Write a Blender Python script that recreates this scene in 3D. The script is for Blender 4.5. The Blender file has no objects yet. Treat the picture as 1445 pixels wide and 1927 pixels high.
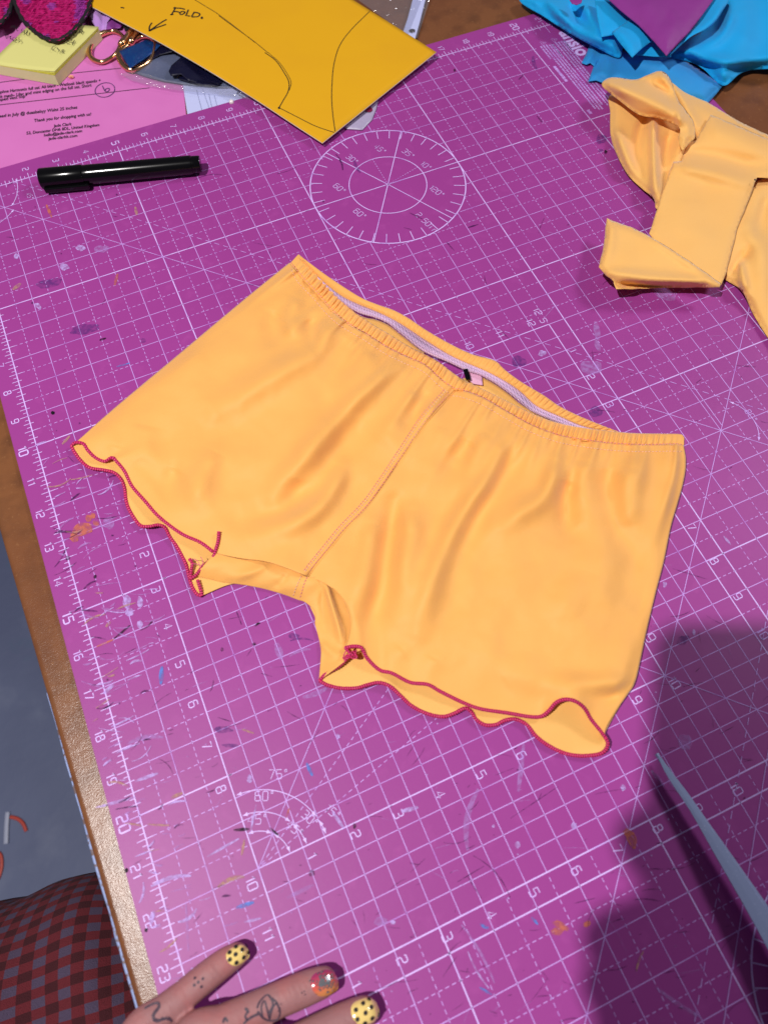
import bpy, bmesh, math, random
import numpy as np
from mathutils import Vector, Matrix, noise, kdtree, bvhtree
from mathutils.geometry import delaunay_2d_cdt

random.seed(7); rng = np.random.default_rng(7)
SC = bpy.context.scene
COL = SC.collection
IN = 0.0254                      # the mat is printed in inches

# ---------------------------------------------------------------- camera (solved from the printed inch grid)
RC = np.array([[0.91524561, 0.40289071, 0.00213386],
               [-0.36788142, 0.8335321, 0.41217412],
               [0.16428248, -0.37802556, 0.9111026]])
CC = np.array([4.65447523, 22.59893345, -17.01008831])   # inches; u right, v towards viewer, third axis down
FPX, CX, CY = 1369.56, 722.5, 963.5
FL = np.diag([1., -1., -1.])
cam_d = bpy.data.cameras.new('camera'); cam = bpy.data.objects.new('camera', cam_d); COL.objects.link(cam)
Rb = (FL @ RC @ FL).T
M = Matrix([list(r) for r in Rb]).to_4x4(); M.translation = Vector((CC[0]*IN, -CC[1]*IN, -CC[2]*IN))
cam.matrix_world = M
cam_d.sensor_fit = 'VERTICAL'; cam_d.sensor_height = 36; cam_d.lens = 36*FPX/1927
cam_d.clip_start = 0.01; cam_d.clip_end = 50
cam_d.dof.use_dof = True; cam_d.dof.focus_distance = 0.53; cam_d.dof.aperture_fstop = 7.5
SC.camera = cam

# ---------------------------------------------------------------- light
w = bpy.data.worlds.new('World'); SC.world = w; w.use_nodes = True
w.node_tree.nodes['Background'].inputs[0].default_value = (0.74, 0.69, 0.84, 1)
w.node_tree.nodes['Background'].inputs[1].default_value = 0.125
def lamp(name, kind, loc_in, energy, color, size, aim=None):
    d = bpy.data.lights.new(name, kind); d.energy = energy; d.color = color
    if kind == 'AREA': d.shape = 'DISK'; d.size = size
    else: d.shadow_soft_size = size
    o = bpy.data.objects.new(name, d); COL.objects.link(o)
    o.location = (loc_in[0]*IN, -loc_in[1]*IN, loc_in[2]*IN)
    if aim is not None:
        v = Vector((aim[0]*IN, -aim[1]*IN, 0)) - o.location
        o.rotation_euler = v.to_track_quat('-Z', 'Y').to_euler()
    return o
lamp('bench_lamp', 'POINT', (-19.5, 20.0, 60), 113, (1.0, .96, .93), 0.019)
lamp('ceiling_lamp', 'AREA', (85, 10, 70), 22, (.97, .93, 1.0), 0.5, (8, 14))
SC.view_settings.view_transform = 'Standard'; SC.view_settings.look = 'None'
SC.view_settings.exposure = 0; SC.view_settings.gamma = 1
SC.render.engine = 'CYCLES'
SC.cycles.use_denoising = True
SC.cycles.max_bounces = 8

# ---------------------------------------------------------------- helpers
def W(u, v, z=0.):               # mat inches (z inches up) -> world metres
    return Vector((u*IN, -v*IN, z*IN))
def PN(x, y, zm):                # photo pixel + height in metres -> world (arrays allowed)
    x = np.asarray(x, float); y = np.asarray(y, float); zm = np.asarray(zm, float)
    d = np.stack([(x-CX)/FPX, (y-CY)/FPX, np.ones_like(x+y)], -1) @ RC
    t = (-zm/IN - CC[2]) / d[..., 2]
    p = CC + d*t[..., None]
    return np.stack([p[..., 0]*IN, -p[..., 1]*IN, zm*np.ones_like(t)], -1)
def P(x, y, zm=0.): return Vector(PN(x, y, zm))
MM = .001
def srgb(r, g, b, k=1.):
    f = lambda c: (c/12.92 if c <= .04045 else ((c+.055)/1.055)**2.4)
    return tuple(f(c/255)*k for c in (r, g, b)) + (1,)

def material(name, color, rough=.6, spec=.5, metal=0., bump=None, var=None, sheen=0., coat=0., alpha=None, stretch=(1,1,1)):
    m = bpy.data.materials.new(name); m.use_nodes = True
    nt = m.node_tree; b = nt.nodes['Principled BSDF']
    b.inputs['Base Color'].default_value = color
    b.inputs['Roughness'].default_value = rough
    b.inputs['Specular IOR Level'].default_value = spec
    b.inputs['Metallic'].default_value = metal
    b.inputs['Sheen Weight'].default_value = sheen
    b.inputs['Coat Weight'].default_value = coat
    if alpha is not None: b.inputs['Alpha'].default_value = alpha
    if bump or var:
        tc = nt.nodes.new('ShaderNodeTexCoord'); mp = nt.nodes.new('ShaderNodeMapping')
        mp.inputs['Scale'].default_value = stretch
        nt.links.new(tc.outputs['Object'], mp.inputs[0])
    if bump:                      # list of (scale, distance)
        prev = None
        for sc, dist in bump:
            n = nt.nodes.new('ShaderNodeTexNoise'); n.inputs['Scale'].default_value = sc; n.inputs['Detail'].default_value = 3
            nt.links.new(mp.outputs[0], n.inputs['Vector'])
            bp = nt.nodes.new('ShaderNodeBump'); bp.inputs['Distance'].default_value = dist; bp.inputs['Strength'].default_value = 1
            nt.links.new(n.outputs[0], bp.inputs['Height'])
            if prev: nt.links.new(prev.outputs[0], bp.inputs['Normal'])
            prev = bp
        nt.links.new(prev.outputs[0], b.inputs['Normal'])
    if var:                       # list of (scale, colour, lo, hi, amount)
        last = None
        for sc, colr, lo, hi, amt in var:
            n = nt.nodes.new('ShaderNodeTexNoise'); n.inputs['Scale'].default_value = sc; n.inputs['Detail'].default_value = 5
            nt.links.new(mp.outputs[0], n.inputs['Vector'])
            r = nt.nodes.new('ShaderNodeMapRange'); r.inputs[1].default_value = lo; r.inputs[2].default_value = hi
            r.inputs[4].default_value = amt
            nt.links.new(n.outputs[0], r.inputs[0])
            mx = nt.nodes.new('ShaderNodeMix'); mx.data_type = 'RGBA'
            nt.links.new(r.outputs[0], mx.inputs[0])
            if last: nt.links.new(last.outputs[2], mx.inputs[6])
            else: mx.inputs[6].default_value = color
            mx.inputs[7].default_value = colr
            last = mx
        nt.links.new(last.outputs[2], b.inputs['Base Color'])
    return m

def link(name, me, mat, parent=None):
    if mat is not None and not me.materials: me.materials.append(mat)
    o = bpy.data.objects.new(name, me); COL.objects.link(o)
    if parent is not None:
        o.parent = parent
        off = Vector(parent.location); q = parent.parent
        while q is not None: off += Vector(q.location); q = q.parent
        o.location = -off
    return o
def mesh(name, V, F, smooth=True):
    me = bpy.data.meshes.new(name)
    me.from_pydata([tuple(map(float, v)) for v in V], [], [tuple(int(i) for i in f) for f in F]); me.update()
    if smooth: me.polygons.foreach_set('use_smooth', [True]*len(me.polygons))
    return me
def thing(name, label, cat, loc=(0, 0, 0), group=None):
    o = bpy.data.objects.new(name, None); COL.objects.link(o); o.location = loc
    o.empty_display_size = .02
    o['label'] = label; o['category'] = cat
    if group: o['group'] = group
    return o
def tag(o, label, cat, group=None):
    o['label'] = label; o['category'] = cat
    if group: o['group'] = group
    return o
def solid(o, t, off=-1):
    m = o.modifiers.new('thickness', 'SOLIDIFY'); m.thickness = t; m.offset = off; return o

class MB:                         # collects flat pieces for one mesh
    def __init__(s): s.V = []; s.F = []
    def poly(s, pts):
        n = len(s.V); s.V += [tuple(p) for p in pts]; s.F.append(tuple(range(n, n+len(pts))))
    def ribbon(s, pts, wd, up=Vector((0, 0, 1)), closed=False, taper=False):
        pts = [Vector(p) for p in pts]; n0 = len(s.V); n = len(pts)
        if n < 2: return
        for i, p in enumerate(pts):
            a = pts[(i-1) % n] if (closed or i > 0) else p; b = pts[(i+1) % n] if (closed or i < n-1) else p
            t = b-a
            if t.length < 1e-9: t = Vector((1, 0, 0))
            sd = t.cross(up).normalized()*wd/2
            if taper: sd *= .35+.65*math.sin(math.pi*(i+.3)/(n-.4))
            s.V += [tuple(p-sd), tuple(p+sd)]
        for i in range(n if closed else n-1):
            j = (i+1) % n
            s.F.append((n0+2*i, n0+2*i+1, n0+2*j+1, n0+2*j))
    def tube(s, pts, r, seg=8, closed=False, cap=True, flat=1.):
        pts = [Vector(p) for p in pts]; n = len(pts); n0 = len(s.V)
        rr = r if hasattr(r, '__len__') else [r]*n
        nx = None
        for i, p in enumerate(pts):
            a = pts[(i-1) % n] if (closed or i > 0) else p; b = pts[(i+1) % n] if (closed or i < n-1) else p
            t = (b-a).normalized() if (b-a).length > 1e-9 else Vector((1, 0, 0))
            if nx is None: nx = Vector((0, 0, 1)) if abs(t.z) < .9 else Vector((1, 0, 0))
            y = t.cross(nx).normalized() if flat == 1 else t.cross(Vector((0, 0, 1))).normalized()
            x = y.cross(t).normalized(); nx = x
            for k in range(seg):
                a_ = 2*math.pi*k/seg
                s.V.append(tuple(p+(x*math.cos(a_)*flat+y*math.sin(a_))*rr[i]))
        for i in range(n if closed else n-1):
            j = (i+1) % n
            for k in range(seg):
                k2 = (k+1) % seg
                s.F.append((n0+i*seg+k, n0+i*seg+k2, n0+j*seg+k2, n0+j*seg+k))
        if cap and not closed:
            s.F.append(tuple(n0+k for k in reversed(range(seg)))); s.F.append(tuple(n0+(n-1)*seg+k for k in range(seg)))
    def box(s, lo, hi):
        n = len(s.V); x0, y0, z0 = lo; x1, y1, z1 = hi
        s.V += [(x0,y0,z0),(x1,y0,z0),(x1,y1,z0),(x0,y1,z0),(x0,y0,z1),(x1,y0,z1),(x1,y1,z1),(x0,y1,z1)]
        for f in ((0,3,2,1),(4,5,6,7),(0,1,5,4),(1,2,6,5),(2,3,7,6),(3,0,4,7)): s.F.append(tuple(n+i for i in f))
    def build(s, name, mat, parent=None, smooth=False): return link(name, mesh(name, s.V, s.F, smooth), mat, parent)

def smooth_curve(pts, n, closed=False):   # Catmull-Rom through points of any dimension, even arc length
    p = np.array(pts, float)
    if len(p) == 2:
        return p[0]+(p[1]-p[0])*np.linspace(0, 1, n)[:, None]
    q = np.vstack([p[-1], p, p[0], p[1]]) if closed else np.vstack([2*p[0]-p[1], p, 2*p[-1]-p[-2]])
    out = []
    for i in range(1, len(q)-2):
        a, b, c, d = q[i-1:i+3]
        for t in np.linspace(0, 1, 14, endpoint=False):
            out.append(.5*((2*b)+(c-a)*t+(2*a-5*b+4*c-d)*t*t+(3*b-a-3*c+d)*t**3))
    if not closed: out.append(p[-1])
    else: out.append(p[0])
    out = np.array(out)
    L = np.r_[0, np.cumsum(np.linalg.norm(np.diff(out[:, :2], axis=0), axis=1))]
    s = np.linspace(0, L[-1], n)
    return np.stack([np.interp(s, L, out[:, k]) for k in range(p.shape[1])], 1)
def join_curves(segs, n):         # piecewise curves keeping the corners
    ln = []
    cs = [smooth_curve(s, 200) for s in segs]
    allp = np.vstack(cs)
    L = np.r_[0, np.cumsum(np.linalg.norm(np.diff(allp, axis=0), axis=1))]
    s = np.linspace(0, L[-1], n)
    return np.stack([np.interp(s, L, allp[:, k]) for k in range(allp.shape[1])], 1)
def coons(top, bot, left, right):  # arrays (nx,2),(nx,2),(ny,2),(ny,2) -> (ny,nx,2)
    nx, ny = len(top), len(left)
    s = np.linspace(0, 1, nx)[None, :, None]; t = np.linspace(0, 1, ny)[:, None, None]
    ruled = (1-t)*top[None]+t*bot[None]+(1-s)*left[:, None]+s*right[:, None]
    bil = (1-s)*(1-t)*top[0]+s*(1-t)*top[-1]+(1-s)*t*bot[0]+s*t*bot[-1]
    return ruled-bil
def relax(g, n):                  # even out a patch without moving its border
    g = g.copy()
    for _ in range(n): g[1:-1, 1:-1] = .25*(g[:-2, 1:-1]+g[2:, 1:-1]+g[1:-1, :-2]+g[1:-1, 2:])
    return g
def grid_faces(ny, nx, n0=0):
    return [(n0+j*nx+i, n0+j*nx+i+1, n0+(j+1)*nx+i+1, n0+(j+1)*nx+i) for j in range(ny-1) for i in range(nx-1)]
def sstep(x, a, b):
    t = np.clip((x-a)/(b-a), 0, 1); return t*t*(3-2*t)
def seg_dist(x, y, pts):          # distance to a polyline and position along it (0..1)
    best = np.full(np.shape(x), 1e9); par = np.zeros(np.shape(x)); sgn = np.zeros(np.shape(x))
    pts = np.array(pts, float); L = np.r_[0, np.cumsum(np.linalg.norm(np.diff(pts, axis=0), axis=1))]
    for i in range(len(pts)-1):
        a, b = pts[i], pts[i+1]; d = b-a; l2 = d@d
        tt = ((x-a[0])*d[0]+(y-a[1])*d[1])/l2; t = np.clip(tt, 0, 1)
        dx = x-a[0]-t*d[0]; dy = y-a[1]-t*d[1]; ds = np.hypot(dx, dy)
        m = ds < best
        best = np.where(m, ds, best); par = np.where(m, (L[i]+t*np.sqrt(l2))/L[-1], par)
        sgn = np.where(m, np.sign(d[0]*dy-d[1]*dx), sgn)
    return best, par, sgn
def folds_z(x, y, folds, fw=1., fh=1.):         # each fold: (points, half width px, height mm, skew)
    z = np.zeros(np.shape(x))
    for pts, wd, h, *sk in folds:
        pts = smooth_curve(pts, 12) if len(pts) > 2 else pts
        d, p, sg = seg_dist(x, y, pts)
        sk = sk[0] if sk else 0.
        ww = wd*fw*(.75+.4*p)
        z += h*fh*MM*np.exp(-(d/ww)**2)*sstep(p, -.15, .18)*(1-.55*sstep(p, .7, 1.05))
    return z
def nz(x, y, sc, seed=0.):
    xs = np.ravel(x); ys = np.ravel(y)
    return np.array([noise.noise(Vector((a*sc, b*sc, seed))) for a, b in zip(xs, ys)]).reshape(np.shape(x))

def inside(poly, x, y):
    poly = np.array(poly); r = np.zeros(np.shape(x), bool); n = len(poly)
    for i in range(n):
        x0, y0 = poly[i]; x1, y1 = poly[(i+1) % n]
        c = ((y0 > y) != (y1 > y)) & (x < (x1-x0)*(y-y0)/(y1-y0+1e-12)+x0)
        r ^= c
    return r
def cloth_poly(name, poly, zf, mat, parent, step=4., edge=0., edge_w=12., thick=.00035, curve=False, wob=0., seed=0):
    """A sheet of cloth lying over its outline; zf(x,y) is the height in metres above the mat."""
    poly = np.array(poly, float)
    nb = []
    for i in range(len(poly)):
        a, b = poly[i], poly[(i+1) % len(poly)]; n = max(1, int(np.hypot(*(b-a))/step))
        for k in range(n): nb.append(a+(b-a)*k/n)
    if curve: nb = list(smooth_curve(poly, len(nb)+1, True)[:-1])
    nb = np.array(nb)
    if wob:
        nb = nb+np.stack([nz(nb[:, 0], nb[:, 1], .05, seed+3.3), nz(nb[:, 0], nb[:, 1], .05, seed+9.1)], 1)*wob
    x0, y0 = nb.min(0); x1, y1 = nb.max(0)
    gx, gy = np.meshgrid(np.arange(x0, x1, step), np.arange(y0, y1, step)); gx = gx.ravel()+rng.uniform(-.3, .3, gx.size)*step; gy = gy.ravel()+rng.uniform(-.3, .3, gy.size)*step
    m = inside(nb, gx, gy); gx, gy = gx[m], gy[m]
    d, _, _ = seg_dist(gx, gy, np.vstack([nb, nb[:1]])); k = d > step*.6; gx, gy, d = gx[k], gy[k], d[k]
    pts = np.vstack([nb, np.stack([gx, gy], 1)])
    dist = np.r_[np.zeros(len(nb)), d]
    res = delaunay_2d_cdt([Vector(p) for p in pts], [], [list(range(len(nb)))], 1, 1e-6)
    vv = np.array([tuple(v) for v in res[0]]); F = [tuple(f) for f in res[2]]
    src = np.array([o[0] if o else -1 for o in res[3]])
    dd = np.where(src >= 0, dist[np.clip(src, 0, len(dist)-1)], 0)
    z = zf(vv[:, 0], vv[:, 1]) - edge*MM*np.exp(-(dd/edge_w)**2)
    V = PN(vv[:, 0], vv[:, 1], np.maximum(z, .0008))
    o = link(name, mesh(name, V, F), mat, parent)
    bm = bmesh.new(); bm.from_mesh(o.data); bmesh.ops.recalc_face_normals(bm, faces=bm.faces)
    if sum(f.normal.z for f in bm.faces) < 0: bmesh.ops.reverse_faces(bm, faces=bm.faces)
    bm.to_mesh(o.data); bm.free(); o.data.polygons.foreach_set('use_smooth', [True]*len(o.data.polygons))
    if thick: solid(o, thick)
    return o

# stroke digits like the squarish print of the mat (cell 0..0.6 x 0..1)
GL = {'0': [[(.1,0),(.5,0),(.6,.1),(.6,.9),(.5,1),(.1,1),(0,.9),(0,.1),(.1,0)]],
      '1': [[(.12,.78),(.34,1),(.34,0)]],
      '2': [[(0,.86),(.08,1),(.52,1),(.6,.9),(.6,.62),(.5,.52),(.1,.48),(0,.38),(0,0),(.6,0)]],
      '3': [[(0,1),(.5,1),(.6,.9),(.6,.62),(.5,.52),(.2,.52)],[(.5,.52),(.6,.42),(.6,.1),(.5,0),(0,0)]],
      '4': [[(.45,0),(.45,1),(0,.3),(.64,.3)]],
      '5': [[(.58,1),(.04,1),(0,.55),(.5,.58),(.6,.48),(.6,.1),(.5,0),(0,0)]],
      '6': [[(.55,1),(.1,1),(0,.88),(0,.1),(.1,0),(.5,0),(.6,.1),(.6,.48),(.5,.58),(0,.56)]],
      '7': [[(0,1),(.6,1),(.22,0)]],
      '8': [[(.1,.53),(.05,.62),(.05,.92),(.12,1),(.48,1),(.55,.92),(.55,.62),(.5,.53),(.1,.53),(0,.43),(0,.1),(.1,0),(.5,0),(.6,.1),(.6,.43),(.5,.53)]],
      '9': [[(.6,.44),(.1,.42),(0,.52),(0,.9),(.1,1),(.5,1),(.6,.9),(.6,.12),(.5,0),(.05,0)]],
      '.': [[(.2,0),(.3,0)]], 'i': [[(.2,0),(.2,.6)],[(.2,.8),(.2,.86)]], 'n': [[(0,0),(0,.6),(.4,.6),(.5,.5),(.5,0)]],
      'o': [[(.1,.75),(.3,.75),(.3,1),(.1,1),(.1,.75)]], ' ': []}
def digits(mb, txt, u, v, h, adv=(0, 1), zi=.006, wd=.022, center=True):
    adv = Vector((adv[0], adv[1])).normalized(); up = Vector((adv.y, -adv.x))   # letters stand to the reader's left-hand side
    wdt = sum(.66 if c in '1.' else .86 for c in txt)*h-.26*h
    o = Vector((u, v)) - (adv*wdt/2+up*h/2 if center else Vector((0, 0)))
    x = 0
    for c in txt:
        for st in GL[c]:
            q = [o+adv*(x+a*h)+up*(b*h) for a, b in st]
            mb.ribbon([W(p.x, p.y, zi) for p in q], wd*IN)
        x += (.66 if c in '1.' else .86)*h

def text_mesh(txt, size, offset=0., spacing=1., align='LEFT', shear=0.):
    c = bpy.data.curves.new('t', 'FONT'); c.body = txt; c.size = size; c.offset = offset; c.align_x = align
    c.space_character = spacing; c.shear = shear; c.resolution_u = 3
    o = bpy.data.objects.new('t', c); COL.objects.link(o)
    dg = bpy.context.evaluated_depsgraph_get(); me = bpy.data.meshes.new_from_object(o.evaluated_get(dg))
    bpy.data.objects.remove(o); bpy.data.curves.remove(c)
    return me

# ---------------------------------------------------------------- materials
mPurple = material('mat_vinyl', srgb(155, 61, 143), .44, .3, bump=[(2600, .00004), (420, .00003)],
                   var=[(7, srgb(146, 56, 134), .4, .7, .5), (80, srgb(182, 84, 166), .58, .8, .3)])
mPrint = material('mat_print', srgb(216, 186, 250), .5, .3, var=[(60, srgb(183, 130, 222), .52, .72, .8)])
mPrintFaint = material('mat_print_fine', srgb(204, 164, 240), .5, .3, var=[(60, srgb(176, 110, 205), .5, .7, .8)])
def fabric(name, c, c2, rough=.58, sheen=.3):
    m = material(name, c, rough, .3, sheen=sheen, bump=[(900, .00012), (160, .00012)], stretch=(1, 2.2, 1), var=[(14, c2, .42, .75, .5)])
    nt = m.node_tree; b = nt.nodes['Principled BSDF']; out = nt.nodes['Material Output']; src = b.inputs['Base Color'].links[0].from_socket
    tr = nt.nodes.new('ShaderNodeBsdfTranslucent'); mx = nt.nodes.new('ShaderNodeMixShader'); mx.inputs[0].default_value = .09
    nt.links.new(src, tr.inputs[0]); nt.links.new(b.outputs[0], mx.inputs[1]); nt.links.new(tr.outputs[0], mx.inputs[2]); nt.links.new(mx.outputs[0], out.inputs[0])
    return m
mYellow = fabric('yellow_jersey', srgb(252, 186, 98), srgb(250, 179, 90))
mYellowPale = fabric('yellow_jersey_inside', srgb(248, 192, 106), srgb(246, 184, 98))
mYellowScrap = fabric('yellow_scrap_jersey', srgb(255, 198, 112), srgb(254, 190, 102), .6)
mMagenta = material('overlock_thread', srgb(206, 14, 96), .45, .5, sheen=.2)
mMagentaD = material('overlock_thread_gap', srgb(134, 6, 62), .6)
mPinkThread = material('pink_thread', srgb(236, 150, 150), .6)
mLilacThread = material('lilac_thread', srgb(238, 200, 226), .6, .4)
mBlue = fabric('blue_jersey', srgb(14, 172, 240), srgb(8, 160, 232), .65, .08)
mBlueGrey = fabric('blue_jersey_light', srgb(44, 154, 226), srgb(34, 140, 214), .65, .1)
mViolet = material('violet_leatherette', srgb(140, 52, 140), .55, .35, bump=[(60, .0008), (700, .00008)])
mBlack = material('black_plastic', srgb(6, 6, 8), .16, .35)
mBlackMatte = material('black_cord', srgb(14, 10, 16), .8)
mInk = material('ink', srgb(26, 22, 26), .6)
mCard = material('yellow_card', srgb(222, 166, 20), .7, .25, bump=[(500, .00002)], var=[(22, srgb(216, 158, 24), .45, .75, .5)])
mCardEdge = material('card_core', srgb(224, 214, 200), .8)
mTable = material('hardboard', srgb(126, 80, 48), .27, .5, bump=[(1300, .00013), (200, .00012)],
                  var=[(60, srgb(96, 60, 38), .45, .7, .7), (9, srgb(110, 64, 40), .4, .65, .6), (340, srgb(150, 104, 66), .6, .75, .5)])
mGold = material('gold_metal', srgb(236, 190, 140), .18, .5, metal=1.)
mSteel = material('painted_steel', srgb(150, 166, 204), .5, .4, metal=.1, bump=[(1500, .00003)],
                  var=[(900, srgb(180, 194, 226), .64, .72, .8)])
mPaper = material('pink_paper', srgb(208, 116, 186), .75, .2, var=[(30, srgb(200, 106, 178), .4, .7, .4)])
mWhitePaper = material('white_paper', srgb(190, 196, 236), .75, .2)

# ---------------------------------------------------------------- floor and table
floor_m = material('painted_concrete', srgb(106, 116, 148), .6, .4, bump=[(40, .001)],
                   var=[(2.2, srgb(84, 92, 124), .4, .65, .8), (11, srgb(122, 130, 156), .55, .7, .5), (5, srgb(50, 110, 126), .68, .76, .5)])
fl = MB(); fl.poly([W(-60, 60, -29), W(60, 60, -29), W(60, -60, -29), W(-60, -60, -29)])
o = fl.build('floor', floor_m); o['kind'] = 'structure'

tz = -.12
table = thing('table', 'brown hardboard work table with a worn rounded edge under the cutting mat', 'table', W(10, 14, -29))
def edge_u(v): return -1.47+(v-12.1)*(.40/11.3)
outl = [(edge_u(44), 44), (44, 44), (44, -26), (edge_u(-26), -26)]
bm = bmesh.new()
b0 = [bm.verts.new(W(u, v, tz-.75)) for u, v in outl]; b1 = [bm.verts.new(W(u, v, tz)) for u, v in outl]
bm.faces.new(b1); bm.faces.new(b0[::-1])
for i in range(4): bm.faces.new((b0[i], b0[(i+1) % 4], b1[(i+1) % 4], b1[i]))
bmesh.ops.recalc_face_normals(bm, faces=bm.faces)
bmesh.ops.bevel(bm, geom=list(bm.edges), offset=.004, segments=4, affect='EDGES', profile=.55)
me = bpy.data.meshes.new('tabletop'); bm.to_mesh(me); bm.free(); me.polygons.foreach_set('use_smooth', [True]*len(me.polygons))
link('tabletop', me, mTable, table)
mWood = material('table_leg_wood', srgb(120, 84, 56), .6)
for u, v in ((3, -22), (41, -22), (3, 40), (41, 40)):
    b = MB(); p = W(u, v, -29); b.box((p.x-.03, p.y-.03, p.z), (p.x+.03, p.y+.03, (tz-.76)*IN)); b.build('leg', mWood, table)
# chipped pale paint along the lower rim of the edge
mRim = material('chipped_paint', srgb(150, 168, 216), .55, var=[(300, srgb(110, 84, 70), .52, .6, .9)])
rb = MB(); rr_ = []
for v in np.arange(16.5, 27, .1):
    k = min(1, max(0, (v-16.5)/4))
    rr_.append(W(edge_u(v)-.012, v, tz-.19-.02*math.sin(v*3)))
rb.tube(rr_, [(.0006+.0011*min(1, i/45)*(0.7+.5*noise.noise(Vector((i*.21, 0, 0))))) for i in range(len(rr_))], 6)
rb.build('paint_rim', mRim, table, True)

# ---------------------------------------------------------------- cutting mat
matt = thing('cutting_mat', 'large purple cutting mat with white inch grid, rulers and angle lines', 'cutting mat', W(11, 17, -.12))
bm = bmesh.new()
mo = [(-.58, 34.8), (24.4, 34.8), (24.4, -.82), (-.58, -.82)]
b0 = [bm.verts.new(W(u, v, -.118)) for u, v in mo]; b1 = [bm.verts.new(W(u, v, 0)) for u, v in mo]
bm.faces.new(b1); bm.faces.new(b0[::-1])
for i in range(4): bm.faces.new((b0[i], b0[(i+1) % 4], b1[(i+1) % 4], b1[i]))
bmesh.ops.recalc_face_normals(bm, faces=bm.faces)
bmesh.ops.bevel(bm, geom=[e for e in bm.edges if all(v.co.z > -.001 for v in e.verts)], offset=.0006, segments=2, affect='EDGES')
me = bpy.data.meshes.new('mat_sheet'); bm.to_mesh(me); bm.free()
link('mat_sheet', me, mPurple, matt)

ZP = .004
def line(mb, a, b, wd, dash=None, z=ZP):
    a = Vector(a); b = Vector(b); d = b-a; L = d.length
    if dash is None:
        mb.ribbon([W(a.x, a.y, z), W(b.x, b.y, z)], wd*IN); return
    on, off = dash; n = int(L/(on+off))
    if n < 1: return
    pitch = L/n
    for i in range(n):
        p = a+d*(i*pitch/L); q = a+d*((i*pitch+on)/L)
        mb.ribbon([W(p.x, p.y, z), W(q.x, q.y, z)], wd*IN)
heavy, thin, dashed = MB(), MB(), MB()
UM, VM = 23, 34
SQ = (2, 12, 14.5, 24.5)         # template square with full half-inch lines
inC = lambda u, v: math.hypot(u-12.5, v-5) < 2.5 or math.hypot(u-12.5, v-29) < 2.5
def clipped(mb, a, b, wd, dash, skip):
    """lines leave out the two protractor discs, the square (for dashes) and the printed text block"""
    a = Vector(a); b = Vector(b); n = int((b-a).length/.1); run = None
    for i in range(n+1):
        p = a+(b-a)*(i/n); ok = not skip(p.x, p.y)
        if ok and run is None: run = p
        if (not ok or i == n) and run is not None:
            if (p-run).length > .15: line(mb, run, p, wd, dash)
            run = None
inSq = lambda u, v: SQ[0] < u < SQ[2] and SQ[1] < v < SQ[3]
inTx = lambda u, v: 20.02 < u < 23.5 and 0.35 < v < 4.98
for i in range(0, UM*2+1):
    u = i/2
    if i % 10 == 0:
        clipped(heavy, (u, 0), (u, VM), .029, None, lambda a, b: inC(a, b) or inTx(a, b) or inSq(a, b))
        if SQ[0] < u < SQ[2]: line(thin, (u, SQ[1]), (u, SQ[3]), .017)
    elif i % 2 == 0: clipped(thin, (u, 0), (u, VM), .017, None, lambda a, b: inC(a, b) or inTx(a, b))
    else:
        clipped(dashed, (u, 0), (u, VM), .015, (.085, .065), lambda a, b: inC(a, b) or inTx(a, b) or (SQ[0] <= a <= SQ[2] and SQ[1] <= b <= SQ[3]))
        if SQ[0] < u < SQ[2]: line(thin, (u, SQ[1]), (u, SQ[3]), .016)
for i in range(0, VM*2+1):
    v = i/2
    if i % 10 == 0:
        clipped(heavy, (0, v), (UM, v), .029, None, lambda a, b: inC(a, b) or inTx(a, b) or inSq(a, b))
        if SQ[1] < v < SQ[3]: line(thin, (SQ[0], v), (SQ[2], v), .017)
    elif i % 2 == 0: clipped(thin, (0, v), (UM, v), .017, None, lambda a, b: inC(a, b) or inTx(a, b))
    else:
        clipped(dashed, (0, v), (UM, v), .015, (.085, .065), lambda a, b: inC(a, b) or inTx(a, b) or (SQ[0] <= a <= SQ[2] and SQ[1] <= b <= SQ[3]))
        if SQ[1] < v < SQ[3]: line(thin, (SQ[0], v), (SQ[2], v), .016)
Z2 = .0065
def hv(a, b, wd=.026): line(heavy, a, b, wd, None, Z2)
hv((2, 12), (2, 24.5)); hv((2, 12), (14.5, 12)); hv((14.5, 12), (14.5, 24.5)); hv((2, 24.5), (14.5, 24.5), .029)
hv((12, 12), (12, 22)); hv((2, 22), (12, 22))
Z3 = .0085
def dg(a, b, mb=thin, dash=None, wd=.016): line(mb, a, b, wd, dash, Z3)
dg((0, 0), (10, 10)); dg((10, 10), (23, 23)); dg((2, 22), (12, 12)); dg((4, 14), (14.5, 24.5))
dg((23, 11), (6, 28)); dg((20, 17.55), (6, 31.55))
dg((1.5, 0), (23, 21.5), dashed, (.17, .13)); dg((23, 13.8), (6, 30.8), dashed, (.17, .13))
line(thin, (17.12, 15), (17.12, 16.9), .018)
def ray(o, deg, r0, r1): return ((o[0]+math.cos(math.radians(deg))*r0, o[1]-math.sin(math.radians(deg))*r0), (o[0]+math.cos(math.radians(deg))*r1, o[1]-math.sin(math.radians(deg))*r1))
dg(*ray((2, 22), 30, .1, 6), dashed, (.09, .07)); dg(*ray((2, 22), 15, .1, 6), dashed, (.09, .07))
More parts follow.
